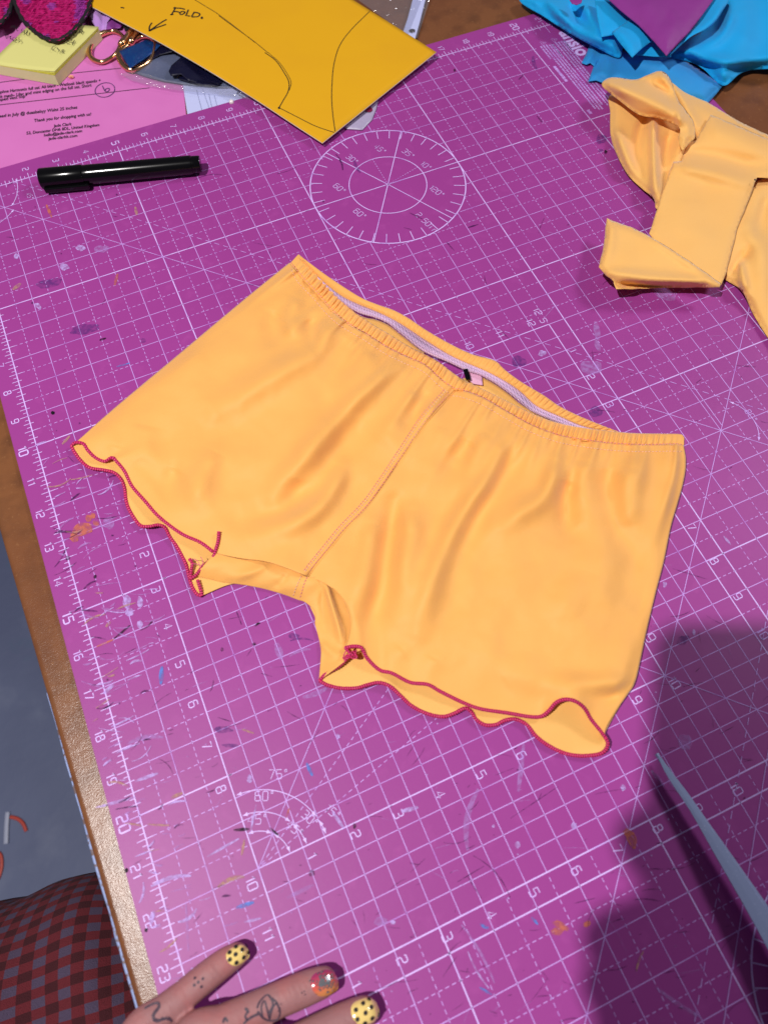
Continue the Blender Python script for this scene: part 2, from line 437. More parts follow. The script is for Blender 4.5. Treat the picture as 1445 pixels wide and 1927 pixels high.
def arc(mb, c, r, a0, a1, wd=.018, arrows=True, n=26):
    pts = [(c[0]+r*math.cos(math.radians(a0+(a1-a0)*i/n)), c[1]-r*math.sin(math.radians(a0+(a1-a0)*i/n))) for i in range(n+1)]
    mb.ribbon([W(u, v, Z3+.001) for u, v in pts], wd*IN)
    if arrows:
        for p, q in ((pts[0], pts[2]), (pts[-1], pts[-3])):
            t = (Vector(q)-Vector(p)).normalized(); nn = Vector((-t.y, t.x)); p = Vector(p)
            k = p+t*.11
            mb.poly([W(*x, Z3+.002) for x in ((p.x, p.y), (k.x+nn.x*.04, k.y+nn.y*.04), (k.x-nn.x*.04, k.y-nn.y*.04))])
nums = MB()
fan = (2, 22)
for r, a, t1, t2 in ((.72, 45, '45', '45'), (1.1, 30, '60', '30'), (1.55, 15, '75', '15')):
    arc(nums, fan, r, a+2, 88); arc(nums, fan, r, 2, a-2)
for t, u, v in (('75o', 3.05, 20.42), ('60o', 2.62, 20.72), ('45o', 2.32, 21.1)): digits(nums, t, u, v, .19, (.92, .38), Z3, .017)
for t, u, v in (('45o', 2.98, 21.6), ('30o', 3.35, 21.55), ('15o', 3.85, 21.62)): digits(nums, t, u, v, .17, (.45, .89), Z3, .017)
arc(nums, (17, 17), 1.0, -42, 42); digits(nums, '80o', 18.02, 16.95, .17, (0, 1), Z3, .017)
arc(nums, (0, 0), 1.6, -40, 3); digits(nums, '45o', 1.85, .85, .15, (.2, 1), Z3, .014)
arc(nums, (0, 0), 1.75, -88, -44)
# protractor discs
for cv in (5, 29):
    c = (12.5, cv); N = 72
    for r, wd in ((2.5, .034), (1.25, .026)):
        nums.ribbon([W(c[0]+r*math.cos(2*math.pi*i/N), c[1]+r*math.sin(2*math.pi*i/N), Z3) for i in range(N)], wd*IN, closed=True)
    for k in range(36):
        a = math.radians(k*10+5); r0 = 2.12
        nums.ribbon([W(c[0]+r0*math.cos(a), c[1]-r0*math.sin(a), Z3), W(c[0]+2.5*math.cos(a), c[1]-2.5*math.sin(a), Z3)], .024*IN)
    for a in (0, 60, 180, 240, 125): 
        p, q = ray(c, a-4 if a not in (0, 180) else a, 0, 2.5); line(nums, p, q, .026, None, Z3+.001)
    p, q = ray(c, 300, 0, 2.5); line(nums, p, q, .024, None, Z3+.001)
    p, q = ray(c, 90, 0, 1.3); line(dashed, p, q, .018, (.05, .05), Z3+.001); p, q = ray(c, 15, 0, 1.3); line(dashed, p, q, .018, (.05, .05), Z3+.001)
    for t, a, r in (('30', 112, 1.62), ('45', 75, 1.62), ('35', 40, 1.55), ('10', 10, 1.5), ('120', -35, 1.6), ('60', 163, 1.55), ('60', 212, 1.55)):
        q = ray(c, a, 0, r)[1]; digits(nums, t+'o', q[0], q[1], .2, (.35, 1), Z3+.002, .018)
    digits(nums, '2.50in', 12.95, cv+2.0, .2, (.25, 1), Z3+.002, .018)
# rulers
ruler = MB()
for k in range(0, VM*8+1):
    v = k/8; l0, l1 = (.22, 0) if k % 8 == 0 else ((.2, .16) if k % 4 == 0 else ((.17, .1) if k % 2 == 0 else (.11, .0)))
    ruler.ribbon([W(-l0, v, Z2), W(l1, v, Z2)], .018*IN)
for k in range(0, UM*8+1):
    u = k/8; l0, l1 = (.22, 0) if k % 8 == 0 else ((.18, 0) if k % 4 == 0 else ((.16, .14) if k % 2 == 0 else (.11, .0)))
    ruler.ribbon([W(u, -l0, Z2), W(u, l1, Z2)], .018*IN)
for v in range(1, VM): digits(nums, str(v), -.36, v+.02, .19 if v % 5 else .23, (0, 1), Z2, .026 if v % 5 else .036)
for u in range(1, UM): digits(nums, str(u), u-.02, -.42, .19 if u % 5 else .23, (0, 1), Z2, .024 if u % 5 else .034)
for k in list(range(1, 9))+[10, 11, 12]: digits(nums, str(k), 1.78, 12+k+.2, .205, (0, 1), Z3, .024)
for k in range(1, 13): digits(nums, str(k), 2+k+.08, 24.72, .205, (.05, 1), Z3, .024)
for k in range(1, 11): digits(nums, str(k), 2+k+.12, 22.22, .205, (.05, 1), Z3, .024)
for k in range(1, 13): digits(nums, str(k), 2+k+.05, 11.72, .205, (0, 1), Z3, .022)
digits(nums, '12.5', 14.42, 11.6, .2, (0, 1), Z3, .02)
for k in range(1, 13):
    if k not in (4, 5, 6): digits(nums, str(k), 14.68, 12+k+.08, .205, (.05, 1), Z3, .024)
digits(nums, '9', 12.18, 21.1, .24, (.05, 1), Z3, .024)
heavy.build('heavy_grid_print', mPrint, matt); thin.build('fine_grid_print', mPrintFaint, matt); dashed.build('dashed_grid_print', mPrintFaint, matt)
ruler.build('ruler_ticks_print', mPrint, matt)['kind'] = 'stuff'; nums.build('number_print', mPrint, matt)['kind'] = 'stuff'
# maker's mark and the small-print block
def place_text(txt, size, u, v, adv, z, mat, parent, name, xs=1., offset=0., align='LEFT'):
    me = text_mesh(txt, size*IN, offset*IN, align=align)
    a = Vector((adv[0], -adv[1], 0)).normalized(); up = Vector((-a.y, a.x, 0)); o = W(u, v, z)
    for vt in me.vertices: vt.co = o+a*vt.co.x*xs+up*vt.co.y
    return link(name, me, mat, parent)
tb = MB()
place_text('ansio', .78, 21.28, .52, (0, 1), Z2, mPrint, matt, 'logo_print', .92, .022)
for u0, v0, n in ((21.05, 1.05, 9), (20.62, 1.05, 4)): pass
def small_text(u, v0, v1, h, seed, bold=False):
    r = random.Random(seed); v = v0
    while v < v1:
        wl = r.uniform(.05, .2) if not bold else r.uniform(.1, .3)
        x = v
        while x < min(v+wl, v1):
            g = r.uniform(.018, .03)*(1.6 if bold else 1)
            tb.poly([W(u, x, Z2), W(u+h*r.uniform(.7, 1), x, Z2), W(u+h*r.uniform(.7, 1), x+g, Z2), W(u, x+g, Z2)]); x += g+.008
        v += wl+.035
for k, (u, v0, v1) in enumerate(((21.2, 1.0, 2.3), (21.09, 1.0, 4.6), (20.98, 1.0, 4.7), (20.87, .95, 4.6), (20.72, 1.0, 4.5), (20.61, 1.0, 4.7), (20.5, .95, 4.7), (20.39, .95, 4.6), (20.28, .95, 1.7))):
    small_text(u, v0, v1, .065, k+3)
small_text(21.18, 1.0, 1.55, .1, 41, True); small_text(20.7, 1.0, 1.75, .1, 42, True); small_text(20.17, 2.1, 3.0, .12, 43, True); small_text(20.1, 4.55, 4.75, .13, 44, True)
for u in (20.86, 20.4):
    tri = [W(u, .72, Z2), W(u+.2, .83, Z2), W(u, .94, Z2)]; tb.ribbon(tri, .018*IN, closed=True); tb.ribbon([W(u+.05, .83, Z2), W(u+.12, .83, Z2)], .02*IN)
tb.build('small_print', mPrintFaint, matt)['kind'] = 'stuff'

# scratches, dried paint and ink on the mat
def alpha_mat(name, c, a, sc=350): 
    m = material(name, c, .6, .2)
    nt = m.node_tree; b = nt.nodes['Principled BSDF']
    tc = nt.nodes.new('ShaderNodeTexCoord'); n = nt.nodes.new('ShaderNodeTexNoise'); n.inputs['Scale'].default_value = sc; n.inputs['Detail'].default_value = 3
    r = nt.nodes.new('ShaderNodeMapRange'); r.inputs[1].default_value = .35; r.inputs[2].default_value = .62; r.inputs[3].default_value = a*.25; r.inputs[4].default_value = a
    nt.links.new(tc.outputs['Object'], n.inputs[0]); nt.links.new(n.outputs[0], r.inputs[0]); nt.links.new(r.outputs[0], b.inputs['Alpha'])
    return m
mCut = alpha_mat('knife_cut', srgb(70, 22, 84), .75); mLight = alpha_mat('pale_scuff', srgb(206, 176, 246), .75)
mFaint = alpha_mat('faint_scuff', srgb(196, 150, 226), .45)
mBlot = alpha_mat('black_ink_blot', srgb(18, 12, 24), .95, 200); mBlueP = alpha_mat('blue_paint', srgb(96, 136, 220), .85)
mOr = alpha_mat('orange_paint', srgb(205, 112, 92), .8, 260); mTan = alpha_mat('tan_paint', srgb(196, 150, 130), .7); mNavy = alpha_mat('navy_smudge', srgb(70, 46, 128), .42)
marks = {k: MB() for k in ('cut', 'light', 'faint', 'black', 'blue', 'orange', 'tan', 'navy')}
zm = [.0105]
def stroke(kind, x0, y0, x1, y1, wpx, bend=0.):
    zm[0] += .00002
    a = np.array([x0, y0], float); b = np.array([x1, y1], float); n = 7; d = b-a; pr = np.array([-d[1], d[0]])*bend
    pts = [P(*(a+d*t+pr*4*t*(1-t)), zm[0]*IN) for t in np.linspace(0, 1, n)]
    k = (pts[-1]-pts[0]).length/max(1e-6, np.hypot(*d))
    marks[kind].ribbon(pts, wpx*k, taper=True)
def blob(kind, x, y, rx, ry, ang=0., seed=0):
    zm[0] += .00002
    n = 16; r = random.Random(seed+int(x*7+y)); ca, sa = math.cos(ang), math.sin(ang); pts = []
    ph = r.uniform(0, 9)
    for i in range(n):
        t = 2*math.pi*i/n; k = 1+.35*noise.noise(Vector((math.cos(t)*1.3, math.sin(t)*1.3, ph)))+r.uniform(-.08, .08)
        dx, dy = rx*k*math.cos(t), ry*k*math.sin(t)
        pts.append(P(x+dx*ca-dy*sa, y+dx*sa+dy*ca, zm[0]*IN))
    marks[kind].poly(pts[::-1])
# big, recognisable marks
for a in ((155, 997, 22, 12, -.3), (168, 975, 7, 6), (182, 984, 6, 5), (176, 970, 5, 5), (140, 1012, 10, 8)): blob('orange', *a)
for a in ((1055, 1742, 16, 7, .5), (1047, 1752, 12, 8), (1105, 1738, 8, 5, -.6), (1187, 1578, 9, 18, -.4), (1178, 1566, 6, 7)): blob('orange', *a)
for a in ((205, 985, 11, 12), (240, 1132, 8, 12), (243, 1152, 8, 8), (264, 1134, 6, 10), (264, 1175, 6, 7), (190, 468, 14, 7), (153, 467, 9, 5), (122, 502, 9, 6), (32, 482, 5, 5), (72, 576, 7, 5, .8),
          (717, 1734, 12, 9), (974, 1590, 5, 6), (1080, 1554, 6, 6), (1172, 1482, 5, 6), (928, 1555, 3, 3), (636, 1386, 4, 5), (470, 1466, 5, 8), (1305, 1190, 3, 5), (1250, 1100, 4, 6), (1198, 1083, 5, 3),
          (1020, 665, 7, 6), (1115, 690, 22, 12), (1290, 1395, 14, 14), (740, 1735, 5, 4)): blob('faint' if a[2] > 10 else 'light', *a)
for a in ((128, 1050, 5, 4), (100, 777, 4, 3), (418, 1222, 3, 4), (478, 1212, 4, 3), (179, 1085, 3, 4), (586, 1643, 6, 6), (667, 1554, 3, 5), (1139, 286, 3, 4), (855, 132, 2, 3), (238, 1638, 4, 4), (275, 1750, 3, 4)): blob('black', *a)
for a in ((97, 531, 26, 8, -.25), (160, 620, 30, 9, -.2), (270, 641, 6, 4, -.3), (553, 1197, 10, 6), (420, 1373, 18, 6), (435, 1403, 16, 4)): blob('navy', *a)
for a in ((1131, 262, 10, 10), (975, 680, 14, 10, .3), (1120, 775, 14, 10), (1285, 1205, 14, 8, -.4), (1130, 283, 5, 3)): blob('navy', *a)
S = stroke
S('black', 264, 1186, 287, 1169, 4, .08); S('black', 480, 1179, 490, 1172, 4.5, -.1); S('black', 215, 1202, 245, 1177, 5); S('black', 188, 640, 200, 636, 5)
S('black', 440, 1562, 470, 1560, 6); S('black', 508, 1558, 524, 1572, 4); S('navy', 546, 1206, 590, 1206, 4, -.1)
S('blue', 303, 1288, 305, 1254, 9); S('blue', 577, 1436, 588, 1460, 7); S('blue', 1000, 1726, 1012, 1740, 6); S('blue', 220, 690, 245, 683, 4); S('blue', 903, 1738, 920, 1746, 6, .1); S('light', 625, 1527, 648, 1560, 7); S('blue', 902, 1858, 925, 1872, 5)
S('light', 755, 1527, 787, 1519, 8); S('light', 180, 1520, 255, 1500, 6); S('light', 285, 1668, 360, 1648, 8, -.08); S('light', 195, 1305, 215, 1288, 9); S('light', 245, 1250, 268, 1244, 5, -.15); S('faint', 240, 1400, 308, 1388, 9, -.1)
S('light', 255, 1470, 298, 1455, 7); S('light', 262, 1700, 270, 1660, 5, .1); S('faint', 350, 1700, 355, 1790, 5); S('light', 335, 1735, 370, 1710, 7, .15); S('light', 283, 1740, 290, 1715, 12); S('light', 460, 1735, 492, 1728, 5); S('blue', 445, 1708, 478, 1698, 8)
S('light', 482, 1515, 470, 1575, 4); S('light', 390, 1612, 450, 1578, 5); S('faint', 900, 1485, 880, 1600, 12, .1); S('faint', 985, 1400, 975, 1490, 10); S('faint', 540, 1690, 590, 1665, 8)
S('tan', 322, 1502, 344, 1492, 8); S('tan', 410, 1670, 460, 1650, 9, -.1); S('tan', 455, 1610, 460, 1580, 6); S('orange', 182, 1217, 215, 1203, 4); S('orange', 88, 385, 98, 409, 4); S('tan', 255, 389, 258, 405, 4); S('tan', 455, 1372, 478, 1380, 4); S('orange', 538, 1540, 545, 1520, 4); S('tan', 25, 545, 40, 533, 9); S('orange', 222, 515, 216, 537, 5)
S('tan', 200, 1180, 208, 1170, 7); S('tan', 118, 836, 132, 820, 6); S('light', 70, 836, 88, 830, 4); S('faint', 520, 1210, 530, 1240, 14); S('faint', 545, 1235, 585, 1222, 6, -.1); S('faint', 615, 1295, 570, 1312, 10, -.05)
S('faint', 1234, 1858, 1320, 1915, 9, .03); S('light', 880, 1790, 920, 1860, 4, .05); S('faint', 868, 1740, 930, 1850, 6, -.04); S('tan', 1197, 1828, 1210, 1790, 4, -.05); S('faint', 1225, 1450, 1250, 1480, 9); S('faint', 1255, 1467, 1275, 1490, 7)
S('light', 1361, 1009, 1374, 1025, 5); S('faint', 1120, 640, 1127, 660, 9); S('faint', 1230, 535, 1270, 560, 30, .1); S('faint', 1120, 605, 1125, 640, 10); S('faint', 1180, 905, 1195, 925, 5)
S('cut', 1265, 1070, 1330, 1090, 1.6); S('cut', 890, 1610, 960, 1690, 1.8, -.1); S('cut', 960, 1540, 1050, 1480, 1.4); S('cut', 860, 1660, 910, 1630, 1.8); S('cut', 880, 1650, 905, 1690, 1.8); S('cut', 1080, 1700, 1120, 1690, 1.4)
S('cut', 445, 1150, 455, 1176, 2); S('cut', 430, 1165, 455, 1160, 1.5); S('cut', 410, 1350, 435, 1358, 1.6); S('cut', 960, 640, 945, 625, 1.5); S('cut', 632, 290, 645, 320, 2.5, -.1); S('navy', 665, 300, 678, 325, 5, .05); S('cut', 770, 400, 795, 412, 2); S('cut', 880, 428, 900, 422, 3); S('cut', 840, 455, 855, 472, 2)
S('navy', 1003, 105, 1010, 130, 5, .1); S('cut', 985, 140, 975, 150, 2); S('cut', 1010, 218, 1020, 230, 2.5)
r = random.Random(5)
for i in range(620):               # random knife cuts, denser towards the viewer's end
    x = r.uniform(0, 1445); y = r.uniform(300, 1927)**1.0
    if r.random() > (y/1927)**1.2+.15: continue
    a = r.gauss(-.35, .35) if r.random() < .75 else r.uniform(0, 3.14); L = r.choice((8, 14, 22, 34, 50))*r.uniform(.5, 1.2)
    if x-L < (y-840)*.25+90: continue
    if 425 < x < 650 and 1450 < y < 1640: continue
    S('cut' if r.random() < .72 else 'faint', x, y, x+math.cos(a)*L, y+math.sin(a)*L, r.uniform(.7, 1.5), r.gauss(0, .06))
for i in range(150):
    x = r.uniform(40, 1440); y = r.uniform(300, 1927)
    if x < (y-840)*.25+90: continue
    blob(r.choice(('cut', 'cut', 'faint', 'light')), x, y, r.uniform(.8, 2.2), r.uniform(.8, 2))
for i in range(130):               # pale fibres and scuffs near the left ruler
    y = r.uniform(850, 1850); x = (y-840)*.255+40+abs(r.gauss(0, 75)); a = r.gauss(-.3, .3); L = r.uniform(8, 50)
    if 425 < x+L < 650 and 1450 < y < 1640: continue
    S(r.choice(('faint', 'faint', 'light', 'cut', 'tan')), x, y, x+math.cos(a)*L, y+math.sin(a)*L, r.uniform(1, 4.5), r.gauss(0, .08))
for k, m, nm in (('cut', mCut, 'knife_cuts'), ('light', mLight, 'pale_scuffs'), ('faint', mFaint, 'faint_scuffs'), ('black', mBlot, 'black_ink_marks'), ('blue', mBlueP, 'blue_paint_marks'), ('orange', mOr, 'orange_paint_marks'), ('tan', mTan, 'tan_paint_marks'), ('navy', mNavy, 'navy_smudges')):
    o = marks[k].build(nm, m, matt); o['kind'] = 'stuff'

# ---------------------------------------------------------------- the shorts
shorts = thing('shorts', 'yellow jersey shorts with gathered waistband and wavy magenta overlocked hems', 'shorts', P(640, 900, 0))
stitch_l = [(545,494),(567,521),(596,552),(625,585),(654,608.6),(689,629),(727,652),(765,671),(800,687),(829,713),(856,732)]
stitch_r = [(856,732),(866,733),(908,748),(955,775),(1001,800),(1052,819),(1106,828.7),(1160,835),(1214,837),(1268,836),(1286,838)]
band_top = [(562,478),(572,487),(590.5,510),(616.6,536),(642.8,563.5),(669,588),(701,610),(733,629),(765,649),(797,665),(826,681),(849,699),(875,716),(918.7,737),(972.7,764),(1016,784),(1052,796),(1098.7,805),(1152.6,811.5),(1195.8,815),(1250,816),(1280,817),(1287,823)]
seam = [(856,732),(838,753),(801,795),(762,853),(722,912),(690,955),(648,998),(619,1033),(590,1068),(578,1084)]
side_l = [(545,494),(510,522),(460,563),(400,613),(330,672),(270,722),(205,777),(150,827)]
side_r = [(1286,838),(1290,868),(1286,903),(1275,945),(1262,990),(1248,1058),(1233,1116),(1216,1188),(1204,1245),(1194,1285),(1181,1306),(1160,1336),(1139,1372)]
hem_lf = [(135,839,3),(143,832.6,5),(157.4,835,7),(166,847.5,7),(180,861,5.5),(197,868,5),(211,861,8),(221.5,870,8),(235,887,6.5),(249,915,5.5),(273,942.6,6),(294,967,6.5),(318,987.6,6),(346,1006.6,6),(377,1020.5,6.5),(401,1038,7)]
hem_lb = [(135,839,3),(141,851,2.5),(154,868,2),(169.6,880,3),(193.8,884,4),(214.5,889,4),(228,901,3),(235,918,2),(238,942.6,2),(245.7,963,2),(263,987.6,2.5),(280,990.5,4.5),(297.6,987.6,5),(311,992.8,4),(320,1010,2.5),(332,1027,2),(342.6,1046,2),(351,1063.7,2),(356,1084.5,2.2),(361.6,1103.5,2.2),(371,1118,2.2),(380,1121,2)]
hem_rf = [(649,1219,8),(665,1216,9.5),(680,1219,10),(689,1236,8),(703,1252,6.5),(717,1262,6),(737.8,1267,7.5),(771,1284,6.5),(804,1288,7.5),(829,1301.6,6.5),(870.7,1322,6),(904,1334,5.5),(953.8,1341.5,5),(995,1348.5,5),(1018,1348,6),(1032.7,1337,9),(1046,1322,12.5),(1063.8,1316,15),(1082.5,1320,15),(1099,1332.7,12.5),(1111.6,1353.5,9.5),(1128,1374,8.5),(1139,1388.8,8)]
hem_rb = [(1139,1388.8,8),(1143,1400,7.5),(1136.5,1413.7,6),(1120,1420.5,4),(1086.6,1422,2.2),(1057.6,1415.8,2.2),(1028.5,1401,2.4),(1007.7,1384.6,2.4),(991,1364,2.6),(970.4,1353.5,2.8),(949.6,1355.6,2.6),(933,1363.5,2.4),(912,1364,2.4),(895.6,1353.5,2.6),(887,1340,3),(874.9,1332.7,3.2),(854,1342.5,3),(833,1348.5,2.6),(804,1343,2.4),(775,1328.6,2.4),(754.4,1310,3),(733.7,1291.5,4.5),(713,1284.5,5),(692,1288.5,3.5),(671,1294.5,2.5),(642,1295,2.2),(617.4,1289.5,2.2),(601,1281,2.2)]
hem_ri = [(601,1281,2.2),(613,1268.5,3.5),(634,1256,5),(648,1244,6.5),(656,1234,8)]
hem_li = [(412,1000,11),(411,1016,9.5),(406.6,1032.6,8),(399.7,1050,7),(382,1065.5,6),(370,1081,4.5),(358,1090,3)]
hem_l2 = [(380,1121,2),(378,1110,3.4),(372,1091,4)]

def xy(c): return [(p[0], p[1]) for p in c]
def zhem(c, s): 
    a = smooth_curve([(p[0], p[1], p[2]) for p in c], 200); return np.interp(s, np.linspace(0, 1, 200), a[:, 2])*MM
def gather(sarr, tarr, seed, n, lo, hi):   # short pleats running down from the waist seam
    r = random.Random(seed); z = np.zeros(np.broadcast(sarr, tarr).shape)
    for i in range(n):
        c = lo+(hi-lo)*(i+r.uniform(.15, .85))/n; wd = r.uniform(.008, .02); L = r.choice((.07, .1, .16, .25))*r.uniform(.7, 1.3); a = r.uniform(1.5, 3.6)
        z += a*MM*np.exp(-((sarr-c-(tarr*r.uniform(-.12, .12)))/(wd*(1+2.5*tarr/max(L, .05)*.5)))**2)*np.exp(-(tarr/L)**2)
    return z
folds_all = [
  ([(622,604),(605,640),(588,662),(540,694),(488,723),(410,772)], 17, 3.6, .25),
  ([(745,690),(715,712),(678,744),(636,790),(593,839),(555,885),(515,930)], 15, 4.2, .3),
  ([(700,660),(672,700),(640,735)], 13, 2.2),
  ([(560,560),(548,600),(560,640)], 12, 1.8), ([(520,585),(510,610),(530,650)], 14, -1.6), ([(585,600),(590,640),(578,660)], 11, -1.7),
  ([(660,640),(630,690),(610,720)], 16, -1.8),
  ([(645,878),(632,912),(600,955),(545,985),(470,1003)], 16, 4.2, .3), ([(560,900),(545,945),(500,975),(460,985)], 20, -2.6),
  ([(690,800),(655,850),(600,900)], 24, -1.8), ([(405,850),(378,905),(350,960)], 17, 2.2), ([(330,880),(315,920),(300,950)], 14, -1.6), ([(275,800),(265,850),(262,880)], 24, 1.2),
  ([(780,735),(755,780),(735,815)], 14, 2.0), ([(822,760),(800,800),(770,850)], 12, 1.6), ([(805,735),(785,765),(765,790)], 9, -1.6),
  ([(940,850),(925,890),(905,920),(870,970),(842,1025),(812,1095),(785,1190)], 15, 4.2, -.3), ([(965,860),(940,905),(905,965),(870,1030)], 14, -2.2),
  ([(1050,868),(1040,905),(1022,935),(985,962),(945,987)], 14, 3.4), ([(1075,905),(1064,940),(1068,985),(1075,1000)], 13, -2.8),
  ([(1098,868),(1092,910),(1100,960)], 15, 1.8), ([(1142,880),(1146,930),(1158,985),(1183,1045)], 17, -3.0), ([(1185,880),(1180,930),(1195,990)], 20, 1.8),
  ([(742,945),(735,1000),(723,1090),(690,1195)], 15, -3.2, .2), ([(700,985),(690,1060),(672,1150)], 17, 2.6), ([(775,960),(770,1040),(750,1150)], 18, 2.6),
  ([(885,830),(868,850),(858,872)], 12, -2.0), ([(915,815),(900,850),(880,900)], 12, 1.9), ([(830,800),(815,850),(800,900)], 16, 1.4),
  ([(1192,1284),(1120,1288),(1050,1296),(960,1290)], 15, 2.4), ([(1165,1312),(1120,1318),(1090,1322)], 10, -1.6),
  ([(760,1225),(740,1245),(735,1262)], 13, 2.0), ([(820,1240),(805,1270),(802,1286)], 14, 1.8), ([(960,1290),(930,1310),(905,1330)], 22, -1.2),
  ([(215,838),(212,855),(208,862)], 10, 2.0), ([(250,870),(285,905),(300,930)], 15, -2.0), ([(270,905),(290,940),(300,965)], 10, 2.0),
  ([(1010,1000),(960,1100),(930,1200)], 45, 1.4), ([(1120,1080),(1090,1180),(1070,1260)], 40, 1.0), ([(480,800),(420,880),(390,960)], 40, -1.0),
]
HF = []                            # (px, py, z) of every front vertex, for stitches laid on the cloth
def panel(name, top, bot, left, right, side_at, hemc, seed, edge0, mat, gat):
    g = relax(coons(top, bot, left, right), 1500); x, y = g[..., 0], g[..., 1]
    ny, nx = x.shape
    s = np.linspace(0, 1, nx)[None, :]*np.ones((ny, 1)); t = np.linspace(0, 1, ny)[:, None]*np.ones((1, nx))
    ds, _, _ = seg_dist(x, y, side_at[0])
    z = (edge0+(9.8-edge0)*(1-np.exp(-ds/26.)))*MM
    for c, w_, a in side_at[1]:
        d2, _, _ = seg_dist(x, y, c); z -= a*MM*np.exp(-(d2/w_)**2)
    z += folds_z(x, y, folds_all, 1.55, 2.15)*sstep(ds, 0, 30)
    z += gather(s, t, seed, gat, .02, .99)*sstep(ds, 2, 18)
    z += (nz(x, y, .008, seed+2)*4.5+nz(x, y, .018, seed)*2.2+nz(x, y, .045, seed+5)*.3)*MM*sstep(ds, 0, 25)
    z -= 4.2*MM*(1-sstep(t, 0, .1))*sstep(ds, 0, 60)
    wv = sstep(t, .8, 1.); z = z*(1-wv)+wv*zhem(hemc, s)
    z = np.maximum(z, 1.5*MM)
    HF.append(np.stack([x.ravel(), y.ravel(), z.ravel()], 1))
    o = link(name, mesh(name, PN(x, y, z).reshape(-1, 3), [f[::-1] for f in grid_faces(ny, nx)]), mat, shorts)
    return solid(o, .0006)
N = 170
cS = smooth_curve(seam, N)
left_right = join_curves([seam, [(578,1084),(558,1076),(529,1065),(497,1056),(456,1051),(420,1044),(401,1038)]], N)
panel('front_panel', smooth_curve(stitch_l, N), smooth_curve(xy(hem_lf)[1:], N), smooth_curve(side_l[:-1]+[(143,832.6)], N), left_right,
      (side_l+[(138,838)], [(seam, 5, 1.0)]), hem_lf[1:], 11, 1.6, mYellow, 20)
right_left = join_curves([seam, [(578,1084),(604,1094),(626,1107),(643,1123),(654,1146),(660,1174),(656,1200),(649,1219)]], N)
panel('front_panel', smooth_curve(stitch_r, N), smooth_curve(xy(hem_rf), N), right_left, smooth_curve(side_r+[(1139,1388.8)], N),
      (side_r+[(1139,1389)], [(seam[:7], 4, .9)]), hem_rf, 23, 5.2, mYellow, 22)
HFa = np.vstack(HF); kd = kdtree.KDTree(len(HFa))
for i, h in enumerate(HFa): kd.insert((h[0], h[1], 0), i)
kd.balance()
def zfront(x, y):
    a = kd.find_n((x, y, 0), 4); return sum(HFa[i][2] for _, i, _ in a)/len(a)

# back panels (their inside shows at the leg openings and the waist)
bk_waist_l = [(547,495),(600,535),(672,590),(707,601),(730,611),(756,631),(797,662),(843,683),(880,702)]
bk_waist_r = [(880,702),(904,708),(933,724),(958,742),(987,765),(1040,790),(1150,815),(1284,838)]
def back(name, top, bot, left, right, hemc, notch=None, win=None):
    g = coons(top, bot, left, right); x, y = g[..., 0], g[..., 1]; ny, nx = x.shape
    t = np.linspace(0, 1, ny)[:, None]*np.ones((1, nx)); s = np.linspace(0, 1, nx)[None, :]*np.ones((ny, 1))
    z = 1.1*MM*np.ones_like(x)+(1+nz(x, y, .03, 7))*.35*MM
    wv = sstep(t, .86, 1.); z = z*(1-wv)+wv*zhem(hemc, s)
    wt = 1-sstep(t, 0, .16); z = z+wt*2.6*MM*(win(s) if win else 1)
    F = [f[::-1] for f in grid_faces(ny, nx)]
    if notch is not None:
        xr, yr = x.ravel(), y.ravel(); ins = inside(notch, xr, yr); F = [f for f in F if not all(ins[i] for i in f)]
    return solid(link(name, mesh(name, PN(x, y, z).reshape(-1, 3), F), mYellowPale, shorts), .0005)
notch = [(792,655),(878,690),(884,720),(850,712),(800,690)]
back('back_panel', smooth_curve(bk_waist_l, 120), smooth_curve(xy(hem_lb), 120), smooth_curve([(p[0]+3, p[1]+2) for p in side_l[:-1]]+[(137,840)], 120),
     join_curves([[(880,702)]+seam[2:], [(578,1084),(540,1112),(480,1102),(436,1099),(380,1121)]], 120), hem_lb, notch, lambda s: sstep(s, .3, .55))
back('back_panel', smooth_curve(bk_waist_r, 120), smooth_curve(xy(hem_rb)[::-1], 120),
     join_curves([[(880,702)]+seam[2:], [(578,1084),(580,1130),(594,1165),(600,1200),(604,1230),(601,1281)]], 120),
     smooth_curve([(p[0]-7, p[1]-3) for p in side_r]+[(1137,1389)], 120), hem_rb[::-1], [(870,690),(884,700),(890,716),(870,716)], lambda s: 1-sstep(s, .3, .5))
# the fold of cloth at the right side seam, from the front edge down to the back
sA = smooth_curve(side_r+[(1139,1386)], 90); sB = sA+np.array([-8, -2]); qv = np.linspace(0, 1, 8)[:, None]
sx_ = sA[None, :, 0]*(1-qv)+sB[None, :, 0]*qv+2.0*np.sin(np.pi*qv); sy_ = sA[None, :, 1]*(1-qv)+sB[None, :, 1]*qv; sz_ = (5.2*(1-qv)+1.0*qv)*MM*np.ones_like(sx_)
link('side_fold', mesh('side_fold', PN(sx_, sy_, sz_).reshape(-1, 3), grid_faces(8, 90)), mYellow, shorts)
